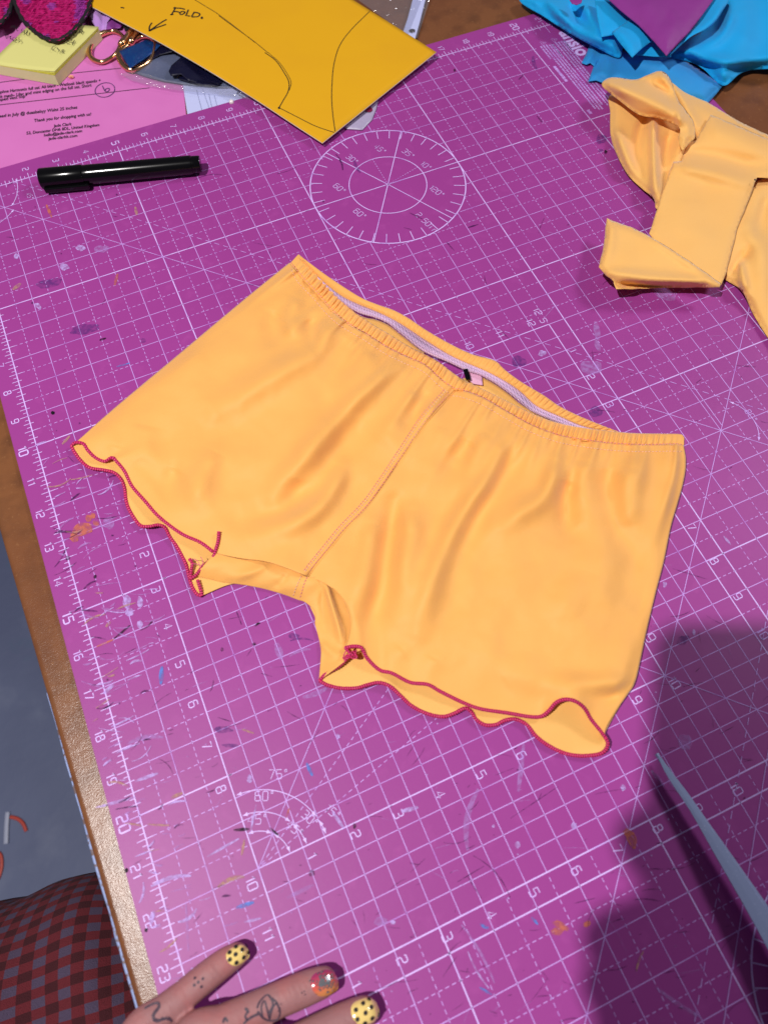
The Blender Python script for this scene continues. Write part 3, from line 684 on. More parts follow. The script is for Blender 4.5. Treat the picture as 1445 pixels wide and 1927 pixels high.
# crotch gusset wrapping round the inside leg
gt = [(404,1040,7.5),(430,1047,7.5),(456,1052,7),(497,1056,7),(529,1065,7.5),(558,1076,8.5),(578,1085,9),(600,1086,8.5),(626,1093,6),(652,1118,3.6),(672,1155,3.2),(674,1195,3.6),(660,1236,6.5)]
gb = [(366,1084,3.2),(395,1090,2.4),(420,1096,2),(460,1101,2),(500,1109,2),(537,1120,2),(558,1128,2),(575,1134,2),(592,1151,2),(593,1175,2),(599,1198,2),(604,1225,2),(600,1281,2.2)]
A = smooth_curve(gt, 120); B = smooth_curve(gb, 120); q = np.linspace(0, 1, 40)[:, None]
gx = A[None, :, 0]*(1-q)+B[None, :, 0]*q; gy = A[None, :, 1]*(1-q)+B[None, :, 1]*q; gz = (A[None, :, 2]*(1-q**1.6)+B[None, :, 2]*q**1.6)*MM+np.sin(np.pi*q)*1.6*MM
gz = gz+folds_z(gx, gy, [([(500,1062),(480,1075),(440,1088)], 9, 1.6), ([(540,1080),(530,1095),(515,1106)], 8, -1.4), ([(612,1098),(622,1130),(634,1170),(643,1205)], 7, 4.2), ([(608,1110),(606,1140),(612,1180)], 8, -1.4), ([(605,1210),(620,1225),(640,1235)], 9, 1.6)])+nz(gx, gy, .05, 3)*.4*MM
HFa2 = np.stack([gx.ravel(), gy.ravel(), gz.ravel()], 1)
solid(link('gusset', mesh('gusset', PN(gx, gy, gz).reshape(-1, 3), [f[::-1] for f in grid_faces(40, 120)]), mYellow, shorts), .0006)

# front waistband: a gathered elastic casing
NB = 900
T = smooth_curve(band_top, NB); Bq = smooth_curve(stitch_l[:-1]+stitch_r[0:], NB); Bq = Bq+np.array([0, 2.5])
ns = 13; q = np.linspace(0, 1, ns)[:, None]; s = np.linspace(0, 1, NB)[None, :]
bx = T[None, :, 0]*(1-q)+Bq[None, :, 0]*q; by = T[None, :, 1]*(1-q)+Bq[None, :, 1]*q
L = np.r_[0, np.cumsum(np.hypot(*np.diff((T+Bq)/2, axis=0).T))]
pht = L/10.6*2*np.pi; jit = np.array([noise.noise(Vector((l*.035, 2.2, 0))) for l in L])*5; amp = np.array([1.2+.7*noise.noise(Vector((l*.03, 5.5, 0))) for l in L])
ends = sstep(L, 0, 50)*sstep(L[-1]-L, 0, 90)
z0 = (2.6+3.4*(1-np.exp(-np.minimum(L, L[-1]-L)/45.)))
dseam = np.exp(-((L-np.interp(.5, [0, 1], [0, 1])*0-L[np.argmin(np.hypot(T[:, 0]-868, T[:, 1]-712))])/7.)**2)
rib = np.sin(pht+jit)[None, :]*(amp*ends)[None, :]*np.sin(np.pi*np.clip(q*.92+.1, 0, 1))
bz = (z0[None, :]+np.sin(np.pi*(.12+.8*q))*3.0*(.35+.65*ends)[None, :]+rib*(1-dseam*.8)[None, :]-.5*dseam[None, :]-1.2)*MM
solid(link('waistband', mesh('waistband', PN(bx, by, np.maximum(bz, 1.2*MM)).reshape(-1, 3), [f[::-1] for f in grid_faces(ns, NB)]), mYellow, shorts), .0008)
# back waistband, seen from inside, with its zigzag elastic
bku = [(566,482,4),(576,489.4,5),(611,515.6,7),(654,544.6,9),(683.5,562,9.5),(712.5,573.7,9.5),(741.6,584,9.5),(770.7,600,9.5),(800,620,9.5),(843,645,9.5),(887,666,9),(929.5,678,9.5),(947.5,693.8,9),(965.5,708,8.5),(987,722.6,8.5),(1023,744,8),(1052,764,7),(1088,782,6),(1124,797,5),(1165,813,4)]
elu = [(572,492,3),(600,523,4),(637,554,5.5),(669,571,6.5),(701,584,7),(727,595.5,7),(756,611.5,7),(800,640.6,7),(843,667,7),(872,681,7),(893.6,690,7),(922,702.8,7),(954.7,720.8,6.5),(980,738.7,6),(1008.7,764,5.5),(1052,783.7,5),(1095,802,4),(1150,815,3)]
ell = [(574,496,2.5),(602,529,3),(637,563,4),(672,587,4.6),(707,598,5),(730,608.6,5),(756,629,5),(797,661,5),(843,681,5),(879,698,5),(904,706,5),(933,722.6,4.6),(958,740.5,4.2),(987,764,4),(1005,776.5,4),(1052,797,3.2),(1095,812,2.6),(1150,818,2.4)]
def lift(c, k=3.):               # the back edge stands a little proud in the middle
    c = c.copy(); c[:, 2] += k*np.sin(np.pi*np.linspace(0, 1, len(c))); return c
def ruled(name, a, b, mat, n, m, ribs=0., bulge=0., ph=0.):
    A = lift(smooth_curve(a, n)); B = lift(smooth_curve(b, n)); q = np.linspace(0, 1, m)[:, None]
    x = A[None, :, 0]*(1-q)+B[None, :, 0]*q; y = A[None, :, 1]*(1-q)+B[None, :, 1]*q
    L = np.r_[0, np.cumsum(np.hypot(*np.diff(A[:, :2], axis=0).T))]
    z = (A[None, :, 2]*(1-q)+B[None, :, 2]*q)+bulge*np.sin(np.pi*q)
    if ribs: z = z+ribs*np.sin(L/11.5*2*np.pi+3*np.array([noise.noise(Vector((l*.03, ph, 0))) for l in L]))[None, :]*np.sin(np.pi*np.clip(q+.25, 0, 1))*sstep(L, 120, 260)[None, :]*(.5+.5*sstep(L, 430, 520))[None, :]
    return solid(link(name, mesh(name, PN(x, y, z*MM).reshape(-1, 3), [f[::-1] for f in grid_faces(m, n)]), mat, shorts), .0006)
ruled('back_waistband', bku, elu, mYellow, 700, 9, 1.0, 1.2)
ruled('elastic', elu, ell, mLilacThread, 300, 5, 0, .5)
zg = MB(); EU = lift(smooth_curve(elu, 420)); EL = lift(smooth_curve(ell, 420))
for ph, lo, hi in ((0, -.05, .55), (1, .45, 1.05), (0, .2, .8)):
    pts = []
    for i in range(20, 400):
        k = (lo if (i+ph) % 2 else hi)
        c = EU[i]*(1-k)+EL[i]*k; pts.append(P(c[0], c[1], (c[2]+.95)*MM))
    zg.tube(pts, .00036, 5)
zg.build('zigzag_thread', material('zigzag_thread', srgb(236, 206, 246), .6), shorts, True)['kind'] = 'stuff'
cloth_poly('seam_allowance', [(884,693),(906,700),(908,725),(890,722),(878,712)], lambda x, y: 6.2*MM+0*x, material('pink_allowance', srgb(226, 170, 200), .7, bump=[(1200, .0002)]), shorts, 3)
tabm = MB(); tabm.box((-.0016, -.0045, 0), (.0016, .0045, .0012)); o = tabm.build('size_tab', mBlack, shorts)
o.location = Vector(o.location)+P(878, 706, 8.6*MM); o.rotation_euler = (0, 0, math.radians(-12))

# overlocked hems: flattened tubes ringed by thread
def hem(curve, name, r=1.05, zoff=.2):
    pts = smooth_curve(curve, 60); L = np.sum(np.hypot(*np.diff(pts[:, :2], axis=0).T))
    n = max(12, int(L*1.15)); pts = smooth_curve(curve, n)
    V = [P(p[0], p[1], (p[2]+zoff)*MM) for p in pts]
    rr = [r*MM*(1+.2*(1 if (i % 5) < 3 else -1)*(.7+.6*noise.noise(Vector((i*.3, r, L))))) for i in range(n)]
    mb = MB(); mb.tube(V, rr, 8, flat=.72); o = mb.build(name, mMagenta, shorts, True); o.data.materials.append(mMagentaD)
    o.data.polygons.foreach_set('material_index', [0 if ((fi//8) % 5) < 3 else 1 for fi in range(len(o.data.polygons))]); return o
hem(hem_lf, 'hem'); hem(hem_lb, 'hem'); hem(hem_rf, 'hem'); hem(hem_rb, 'hem'); hem(hem_ri, 'hem'); hem(hem_li, 'hem'); hem(hem_l2, 'hem')
hem([(357,1052,4),(362,1060,5),(360,1075,4),(358,1090,3)], 'hem', 1.0)
kn = MB()                          # tangled thread end at the inside leg
r = random.Random(3)
for k in range(5):
    c = [(648+r.uniform(-3, 26), 1222+r.uniform(0, 18), r.uniform(7, 11)) for _ in range(5)]
    kn.tube([P(p[0], p[1], p[2]*MM) for p in smooth_curve(c, 26)], .00035, 6)
kn.build('thread_knot', mMagenta, shorts, True)['kind'] = 'stuff'
hem([(649,1219,8.5),(660,1230,9.5),(672,1236,9)], 'hem', .75)
th = MB()
for c in ([(355,1056,5),(366,1052,9),(374,1058,10),(377,1067,9),(383,1062,8)], [(378,1048,9),(382,1056,10),(380,1066,8)], [(358,1064,6),(368,1061,8),(384,1066,7)]):
    th.tube([P(p[0], p[1], p[2]*MM) for p in smooth_curve(c, 20)], .0002, 5)
th.build('loose_thread', material('loose_pink_thread', srgb(226, 90, 140), .6), shorts, True)
# stitching
stt = MB(); stw = MB()
def stitches(mb, curve, zf, pitch=7., on=.62, r=.00026):
    c = smooth_curve(curve, 400); L = np.r_[0, np.cumsum(np.hypot(*np.diff(c, axis=0).T))]; n = int(L[-1]/pitch)
    for i in range(n):
        pts = []
        for k in (0, .5, 1):
            l = (i+k*on)*pitch; x = np.interp(l, L, c[:, 0]); y = np.interp(l, L, c[:, 1]); pts.append(P(x, y, zf(x, y)+(.35 if k == .5 else .12)*MM))
        mb.tube(pts, r, 5)
KB = kdtree.KDTree(bx.size); bxy = np.stack([bx.ravel(), by.ravel(), bz.ravel()], 1)
for i, h in enumerate(bxy): KB.insert((h[0], h[1], 0), i)
KB.balance()
zband = lambda x, y: max(bxy[KB.find((x, y, 0))[1]][2], 1.2*MM)
zboth = lambda x, y: max(zband(x, y), zfront(x, y))
st_line = stitch_l[:-1]+stitch_r
stitches(stt, [(p[0]+(2 if p[0] < 700 else 0), p[1]-(1)) for p in st_line], zboth, 6.5)
low = [(p[0]-(7 if p[0] < 700 else 3), p[1]+(9 if p[0] < 700 else 13)) for p in st_line]; low[0] = (549, 508); low[-1] = (1286, 850)
stitches(stw, low, zfront, 6.5)
sm = smooth_curve(seam, 60)
tn = np.gradient(sm, axis=0); tn /= np.linalg.norm(tn, axis=1)[:, None]; nrm = np.stack([tn[:, 1], -tn[:, 0]], 1)
for off in (-15, -11, -3):
    c = sm+nrm*off*np.linspace(1, .75, 60)[:, None]*(1 if off < -5 else 1); stitches(stt if off != -11 else stw, [tuple(p) for p in c[2::3]], zfront, 6.)
KG = kdtree.KDTree(len(HFa2))
for i, h in enumerate(HFa2): KG.insert((h[0], h[1], 0), i)
KG.balance(); zg_ = lambda x, y: HFa2[KG.find((x, y, 0))[1]][2]
stitches(stt, [(578,1086),(572,1100),(564,1128)], zg_, 6.); stitches(stw, [(567,1084),(558,1104),(551,1124)], zg_, 6.)
stt.build('stitching', mPinkThread, shorts, True)['kind'] = 'stuff'; stw.build('stitching', material('pale_thread', srgb(244, 196, 170), .6), shorts, True)['kind'] = 'stuff'
# the raised edge of the centre seam
sr = MB(); sr.tube([P(p[0]+1, p[1]+.5, zfront(p[0], p[1])-.0001) for p in smooth_curve(seam, 120)], .0006, 6, flat=.5)
sr.build('centre_seam', mYellow, shorts, True)

# ---------------------------------------------------------------- marker pen
def lathe(profile, seg=40):        # profile of (x, r) along +X
    V = []; F = []
    for x, rr in profile:
        for k in range(seg):
            a = 2*math.pi*k/seg; V.append((x, rr*math.cos(a), rr*math.sin(a)))
    n = len(profile)
    for i in range(n-1):
        for k in range(seg):
            k2 = (k+1) % seg; F.append((i*seg+k, (i+1)*seg+k, (i+1)*seg+k2, i*seg+k2))
    F.append(tuple(range(seg))); F.append(tuple((n-1)*seg+k for k in reversed(range(seg))))
    return V, F
a = P(77, 337, .0082); b = P(378, 308.5, .0082); axis = b-a; Lp = axis.length
pen = thing('marker_pen', 'thick black marker pen with cap and clip lying on the mat', 'marker pen', (a.x, a.y, 0))
rot = axis.to_track_quat('X', 'Z')
def penpart(name, V, F, mat, par, sm=True):
    o = link(name, mesh(name, [rot@Vector(v)+a for v in V], F, sm), mat, par)
    if sm:
        m = o.modifiers.new('edges', 'EDGE_SPLIT'); m.split_angle = math.radians(35)
    return o
R0 = .0082; cl = Lp*.272
cap = penpart('cap', *lathe([(0, R0*.86), (.0006, R0*.96), (.0018, R0), (cl*.6, R0*.985), (cl-.001, R0*.97), (cl, R0*.93), (cl+.0002, R0*.8)]), mBlack, pen)
penpart('barrel', *lathe([(cl-.002, R0*.86), (cl+.0012, R0*.90), (cl+.004, R0*.915), (Lp*.6, R0*.90), (Lp*.93, R0*.87), (Lp*.945, R0*.86), (Lp*.947, R0*.80), (Lp*.995, R0*.775), (Lp, R0*.72)]), mBlack, pen)
cb = MB(); cb.box((.0025, -R0-.0024, -.0056), (cl+.003, -R0+.0012, -.0012)); 
ob = penpart('clip', cb.V, cb.F, mBlack, cap, False); mod = ob.modifiers.new('bevel', 'BEVEL'); mod.width = .0008; mod.segments = 2

# ---------------------------------------------------------------- things at the far left corner (on the table, z = -3 mm)
TZ = tz*IN
def flat_poly(name, pts, z, mat, parent, thick=.0002):
    mb = MB(); mb.poly([P(x, y, z) for x, y in pts]); o = mb.build(name, mat, parent)
    bm = bmesh.new(); bm.from_mesh(o.data)
    for f in bm.faces:
        f.normal_update()
        if f.normal.z < 0: f.normal_flip()
    bmesh.ops.triangulate(bm, faces=bm.faces); bm.to_mesh(o.data); bm.free()
    if thick: solid(o, thick)
    return o
inv = thing('invoice', 'pink printed order sheet tucked under the far edge of the mat', 'paper', P(170, 190, TZ))
pz = TZ+.0003
flat_poly('sheet', [(-220, 395), (-200, 40), (40, -60), (335, 38), (352.5, 238), (100, 310)], pz, mPaper, inv)
def px_text(txt, x, y, x2, y2, hpx, z, mat, parent, name, off=0., align='LEFT'):
    """one line of print from (x, y) towards (x2, y2); hpx is the letter size in pixels"""
    me = text_mesh(txt, 1., off, align='LEFT')
    xs = [v.co.x for v in me.vertices] or [0, 1]; wd = max(xs)
    o = P(x, y, z); e = P(x2, y2, z); ax = e-o
    nrm = Vector((-ax.y, ax.x, 0)).normalized(); hh = (P(x, y-hpx, z)-o).length
    for v in me.vertices: v.co = o+ax*(v.co.x/wd)+nrm*(v.co.y*hh)
    return link(name, me, mat, parent)
mPrintK = material('printed_black', srgb(40, 28, 44), .7)
tp = pz+.0004
for args in (('Daphne Harmonix full set: Ali black - Wetlook black spandx +', -8, 176.5, 190, 153.5, 8.2), ('black mesh- Lilac and mint edging on the full set. Short', -12, 186, 173, 162.5, 8.2), ('cropped vest top*', -14, 192, 52, 182.5, 8.2),
             ('She is Dead in July @ duaababyy Waist 25 inches', -30, 224.5, 146, 204, 8.2), ('Thank you for shopping with us!', 64.5, 229.5, 172, 217, 8.2), ('Jade Clark', 102, 239.2, 135.5, 235.3, 7.6), ('52, Doncaster DN6 8DL, United Kingdom', 50, 253, 187.5, 237, 7.6), ('hello@jade-clark.com', 83, 256.8, 155, 248.4, 7.6), ('jade-clarkk.com', 92, 263.4, 146, 257.1, 7.6),
             ('£410', 135, 116.5, 152, 113, 9)):
    px_text(*args, tp, mPrintK, inv, 'printed_line', .012)
ln = MB()
for x0, y0, x1, y1 in ((-40, 160, 72, 145.5), (112, 140, 228, 128), (-30, 200.5, 282, 165)):
    ln.ribbon([P(x0, y0, tp), P(x1, y1, tp)], .0006)
ln.build('rule_line', mPrintK, inv)
hw = MB(); hw.ribbon([P(198+18.5*math.cos(t)*1.0, 169+13.5*math.sin(t)-2*math.cos(t), tp+.0001) for t in np.linspace(0, 6.2, 30)], .0006)
hw.ribbon([P(x, y, tp+.0001) for x, y in smooth_curve([(193,161),(196,167),(199,172),(205,171),(206,166),(200,167),(198,171)], 24)], .0007)
hw.build('handwriting', material('blue_ink', srgb(50, 40, 96), .6), inv)['kind'] = 'stuff'
tag(link('paper_scrap', mesh('paper_scrap', [P(128, 145, pz+.0008), P(133, 140.5, pz+.002), P(139, 142, pz+.0022), P(139, 147, pz+.001), P(134, 148, pz+.0008), P(133, 144, pz+.0035)], [(0, 1, 5), (1, 2, 5), (2, 3, 5), (3, 4, 5), (4, 0, 5)], False), material('peach_scrap', srgb(250, 176, 140), .7)), 'tiny peach scrap on the pink order sheet below the sticky notes', 'scrap')

pad = thing('sticky_note_pad', 'yellow sticky note pad with handwritten prices on the pink order sheet', 'sticky notes', P(100, 100, TZ))
mPad = material('sticky_yellow', srgb(232, 232, 120), .7, .2); mPadSide = material('sticky_pages', srgb(216, 222, 158), .8, bump=[(3000, .0001)], stretch=(.02, .02, 1))
F0 = np.array([3.93, -4.17]); e1 = np.array([2.05, -1.82]); e2 = np.array([-1.95, -1.55]); zt, zb = .26, tz+.03
pv = [F0, F0+e1*1.0, F0+e1+e2, F0+e2]
bm = bmesh.new(); lo = [bm.verts.new(W(p[0], p[1], zb)) for p in pv]; hi = [bm.verts.new(W(p[0], p[1], zt)) for p in pv]
bm.faces.new(lo[::-1]); bm.faces.new(hi)
for i in range(4): bm.faces.new((lo[i], lo[(i+1) % 4], hi[(i+1) % 4], hi[i]))
bmesh.ops.recalc_face_normals(bm, faces=bm.faces); me = bpy.data.meshes.new('page_block'); bm.to_mesh(me); bm.free(); link('page_block', me, mPadSide, pad)
for k, (lift, c) in enumerate(((.02, (206, 196, 60)), (.05, (214, 208, 96)), (.085, (216, 212, 132)))):
    V = []; n = 12
    for j in range(n+1):
        for i in range(n+1):
            p = F0+e1*i/n+e2*j/n*1.0; cu = (1-j/n)**2*(1-.25*i/n)
            p = p-np.array([.05, -.07])*cu*(-.4*k); V.append(W(p[0], p[1], zt+.006*(k+1)+lift*cu))
    solid(link('sheet', mesh('sheet', V, grid_faces(n+1, n+1)), material('sticky_sheet', srgb(*c), .7, .2), pad), .0002)
pt = (zt+.09)*IN
hwp = MB()
def scribble(mb, paths, z, wd, base=None):
    for p in paths: mb.ribbon([P(x, y, z(x, y) if callable(z) else z) for x, y in smooth_curve(p, max(6, 5*len(p)))], wd)
scribble(hwp, [[(21,53),(23,48),(25,52),(28,48),(29,54)], [(31,55),(33,54),(35,51),(32,52),(33,58),(36,57)], [(44,54),(41,56),(43,60),(40,62)], [(46,56),(47,62),(51,63),(52,57)], [(53,57),(52,62)],
                [(11,65),(13,73)], [(10,66),(15,66),(16,70),(13,73)], [(19,68),(21,74)], [(19,69),(22,68),(20,71),(24,75)], [(28,70),(25,72),(26,76),(29,75)], [(33,70),(30,72),(33,75),(30,77)], [(38,70),(36,73),(39,76),(36,79)],
                [(141,59),(146,57)], [(144,55),(143,63)], [(155,57),(151,56),(151,60),(156,60),(156,57),(154,64)],
                [(115,73),(118,78)], [(125,76),(128,75),(129,78),(125,81),(131,82)], [(137,74),(134,80),(143,79)], [(141,75),(137,85)],
                [(106,86),(101,87),(98,92)], [(96,92),(103,94)], [(111,91),(108,91),(112,95),(110,98)], [(119,93),(117,95),(120,98),(118,99),(117,97),(121,94),(119,93)]], pt+.0012, .00055)
hwp.build('handwriting', mInk, pad)['kind'] = 'stuff'

# sequinned applique
mSeq = material('magenta_sequin', srgb(206, 30, 118), .3, .5, metal=.15)
mSeqV = material('violet_sequin', srgb(176, 62, 168), .3, .5, metal=.15)
app = thing('sequin_applique', 'magenta sequinned flower applique with black cord edging over the sticky notes', 'applique', P(60, 20, .01))
mBack = material('applique_backing', srgb(120, 14, 66), .8)
for pi_, (poly, z) in enumerate((([(28,-4),(33.5,17),(44,38),(61,55),(79,68.5),(97.5,76),(110,76),(122,70),(137,59),(152,42.6),(163,26),(169,8),(176,-30),(150,-70),(80,-75),(40,-45)], .0112),
                    ([(24,3),(17,26),(9,35),(-4,47),(-50,58),(-85,10),(-60,-50),(0,-60),(22,-25)], .0095))):
    pet = cloth_poly('petal', poly, lambda x, y: z+.0012*np.sin(x*.06)+0*y, mBack, app, 9, curve=True, thick=.0012)
    pc = smooth_curve(poly, 90, True)
    cord = MB(); cord.tube([P(x, y, z+.0012*math.sin(x*.06)+.0004) for x, y in pc[:-1]], [.0019*(1+.2*((i*7) % 3-1)) for i in range(89)], 7, closed=True)
    cord.build('cord', mBlackMatte, pet, True)
    sq, sv = MB(), MB(); r = random.Random(9+pi_)
    xs = np.arange(-90, 190, 4.1); row = 0
    for y in np.arange(-75, 80, 3.4):
        row += 1
        for x in xs+(2.05 if row % 2 else 0)+r.uniform(-.5, .5):
            x_ = x+r.uniform(-.6, .6); y_ = y+r.uniform(-.5, .5)
            if x_ < -12 or y_ < -14 or not inside(pc, np.array([x_]), np.array([y_]))[0]: continue
            c = P(x_, y_, z+.0012*math.sin(x_*.06)+.0012); n_ = Vector((r.gauss(0, .1), .16+r.gauss(0, .09), 1)).normalized(); t = n_.orthogonal().normalized(); b2 = n_.cross(t)
            vio = noise.noise(Vector((x_*.03, y_*.04, 4.2)))+(.25 if y_ > 40 else -.1)
            (sv if vio > .28 else sq).poly([c+(t*math.cos(k*math.pi/4)+b2*math.sin(k*math.pi/4))*.0019 for k in range(8)])
    if sq.V: sq.build('sequins', mSeq, pet)['kind'] = 'stuff'
    if sv.V: sv.build('sequins', mSeqV, pet)['kind'] = 'stuff'

def up(c): return [(150+x/3.905, y/3.905) for x, y in c]
# gold scissors
gs = thing('gold_scissors', 'small scissors with round gold handles beside the sticky notes', 'scissors', P(215, 90, TZ))
zg0 = TZ+.0035
for pts in ([(72,370),(90,310),(130,268),(195,237),(255,230),(305,252),(322,285),(296,340),(268,392),(222,432),(165,456),(110,442),(80,415)], [(292,395),(305,455),(350,502),(400,512),(460,488),(515,448),(545,390),(555,320),(520,275),(465,268),(415,290),(360,330)]):
    mb = MB(); c = smooth_curve(up(pts), 64, True)[:-1]
    mb.tube([P(x, y, zg0+.0007*math.sin(i*.2)) for i, (x, y) in enumerate(c)], [.0021+.0006*math.sin(i/64*2*math.pi+1) for i in range(63)], 12, closed=True); mb.build('handle', mGold, gs, True)
for p0, p1 in (((300, 335), (440, 165)), ((370, 320), (470, 190))):
    mb = MB(); q0, q1 = up([p0])[0], up([p1])[0]
    mb.tube([P(q0[0]+(q1[0]-q0[0])*t, q0[1]+(q1[1]-q0[1])*t, zg0+.001) for t in np.linspace(0, 1, 10)], [.0028, .0034, .0030, .0026, .003, .0036, .003, .0026, .003, .003], 10); mb.build('shank', mGold, gs, True)

# ribbons
mRib = material('blue_glitter_ribbon', srgb(16, 62, 130), .32, .6, metal=.3, bump=[(2500, .0002)], var=[(1200, srgb(40, 150, 190), .6, .7, .8)])
mNavyR = material('navy_satin', srgb(8, 8, 40), .5, .3)
mLil = material('lilac_satin', srgb(190, 140, 216), .45, .4, sheen=.3)
rb1 = thing('glitter_ribbon', 'folded blue glitter ribbon looped through the gold scissors', 'ribbon', P(262, 95, TZ))
cloth_poly('ribbon_fold', up([(290,375),(440,312),(490,290),(600,325),(560,370),(470,440),(372,500),(330,440)]), lambda x, y: .006+.003*np.sin((x-220)*.07), mRib, rb1, 3, edge=1.5)
cloth_poly('ribbon_tail', up([(380,500),(420,470),(560,345),(680,330),(720,370),(600,400),(440,480)]), lambda x, y: .002+.0015*np.sin(x*.06), mNavyR, rb1, 3)
rb2 = thing('navy_ribbon', 'dark navy satin ribbon loop on the grey glitter sheet under the yellow card', 'ribbon', P(380, 125, TZ))
cloth_poly('ribbon_loop', up([(655,525),(675,480),(760,408),(1020,565),(1052,595),(1025,622),(880,612),(800,590),(745,545),(672,556)]), lambda x, y: .004+.0025*np.sin((x-300)*.05), mNavyR, rb2, 3, edge=2)
cloth_poly('ribbon_end', up([(725,580),(745,545),(900,600),(1040,618),(1000,632),(860,620)]), lambda x, y: .0012+0*x, mNavyR, rb2, 3)
rb3 = thing('lilac_ribbon', 'curled pale lilac ribbon between the sticky notes and the yellow card', 'ribbon', P(190, 35, TZ))
cloth_poly('ribbon_curl', up([(60,85),(75,130),(130,215),(165,228),(195,215),(205,160),(245,110),(160,80),(100,60)]), lambda x, y: .003+.004*np.abs(np.sin((x-165)*.11)), mLil, rb3, 2.5, edge=2)
cloth_poly('ribbon_tail', up([(190,150),(200,215),(300,205),(330,150),(290,110),(230,100)]), lambda x, y: .0015+.002*np.sin((x-190)*.12), material('mauve_satin', srgb(140, 64, 150), .5), rb3, 2.5)
blk = cloth_poly('black_mesh_scrap', up([(310,170),(330,230),(400,215),(455,245),(540,260),(500,215),(400,150),(330,130)]), lambda x, y: .003+.002*np.sin(x*.3)*np.cos(y*.3), mBlackMatte, None, 2.5, wob=3)
tag(blk, 'black mesh scrap above the gold scissors under the yellow card', 'scrap')

mGlit = material('grey_glitter', srgb(92, 100, 128), .45, .5, bump=[(1500, .0003)], var=[(1100, srgb(210, 220, 240), .66, .72, .9), (30, srgb(70, 78, 104), .4, .7, .6)])
gl = cloth_poly('glitter_sheet', up([(390,515),(470,470),(560,395),(680,370),(780,405),(1120,605),(1160,632),(1000,632),(800,612),(600,580),(470,545)]), lambda x, y: .0006+0*x, mGlit, None, 4, thick=.0008)
for v in gl.data.vertices: v.co.z -= .0015
tag(gl, 'grey glitter sheet with a curved edge beside the gold scissors', 'craft sheet')
def film_mat(name, tint=(.85, .88, 1, 1), refl=.16):
    m = bpy.data.materials.new(name); m.use_nodes = True; nt = m.node_tree; nt.nodes.clear()
    out = nt.nodes.new('ShaderNodeOutputMaterial'); tr = nt.nodes.new('ShaderNodeBsdfTransparent'); tr.inputs[0].default_value = (.95, .95, .97, 1)
    g = nt.nodes.new('ShaderNodeBsdfGlossy'); g.inputs['Roughness'].default_value = .12; d = nt.nodes.new('ShaderNodeBsdfDiffuse'); d.inputs[0].default_value = tint
    tc = nt.nodes.new('ShaderNodeTexCoord'); n = nt.nodes.new('ShaderNodeTexNoise'); n.inputs['Scale'].default_value = 45; n.inputs['Distortion'].default_value = 2.5; n.inputs['Detail'].default_value = 3
    bp = nt.nodes.new('ShaderNodeBump'); bp.inputs['Distance'].default_value = .006
    nt.links.new(tc.outputs['Object'], n.inputs[0]); nt.links.new(n.outputs[0], bp.inputs['Height']); nt.links.new(bp.outputs[0], g.inputs['Normal'])
    m1 = nt.nodes.new('ShaderNodeMixShader'); m1.inputs[0].default_value = .09; m2 = nt.nodes.new('ShaderNodeMixShader'); m2.inputs[0].default_value = refl
    nt.links.new(tr.outputs[0], m1.inputs[1]); nt.links.new(d.outputs[0], m1.inputs[2]); nt.links.new(m1.outputs[0], m2.inputs[1]); nt.links.new(g.outputs[0], m2.inputs[2]); nt.links.new(m2.outputs[0], out.inputs[0])
    return m
mFilm = film_mat('clear_film')
fm = cloth_poly('plastic_bag', up([(300,545),(400,520),(480,540),(640,590),(820,615),(1000,632),(1180,640),(1330,760),(1290,740),(1000,690),(760,668),(560,640),(380,590)]), lambda x, y: .0012+.0012*np.sin(x*.09)*np.sin(y*.2+x*.03), mFilm, None, 3, thick=0)
tag(fm, 'clear plastic bag edge lying across the pink and the lined paper', 'plastic bag')
wp = thing('lined_paper', 'white lined paper between the pink order sheet and the yellow card', 'paper', P(410, 180, TZ))
flat_poly('sheet', up([(757,610),(800,880),(1330,760),(1200,640),(1120,590),(900,560)]), TZ+.0012, mWhitePaper, wp)
lm = MB()
for x0, y0, x1, y1 in ((860, 660, 905, 830), (905, 655, 955, 800), (950, 690, 975, 800), (990, 700, 1015, 790)):
    (a0, b0_), (a1, b1_) = up([(x0, y0), (x1, y1)]); lm.ribbon([P(a0, b0_, TZ+.0016), P(a1, b1_, TZ+.0016)], .0003)
lm.build('ruled_line', material('grey_rule', srgb(130, 136, 170), .7), wp)
pp = text_mesh('Pa', .011, .0002)
o0 = P(448, 172, TZ+.0017)
for v in pp.vertices: v.co = o0+Vector((-v.co.y*.3+v.co.y*0-v.co.x*-.25, -v.co.x-v.co.y*.1, 0))
link('printed_word', pp, material('grey_print', srgb(90, 92, 120), .7), wp)
bm = bmesh.new(); bmesh.ops.create_uvsphere(bm, u_segments=16, v_segments=10, radius=.0021); me = bpy.data.meshes.new('bead'); bm.to_mesh(me); bm.free(); me.polygons.foreach_set('use_smooth', [True]*len(me.polygons))
o = link('bead', me, material('pearl', srgb(236, 226, 226), .15, .7)); o.location = P(436, 192, TZ+.0035); tag(o, 'tiny pearly bead on the lined paper by the mat edge', 'bead')

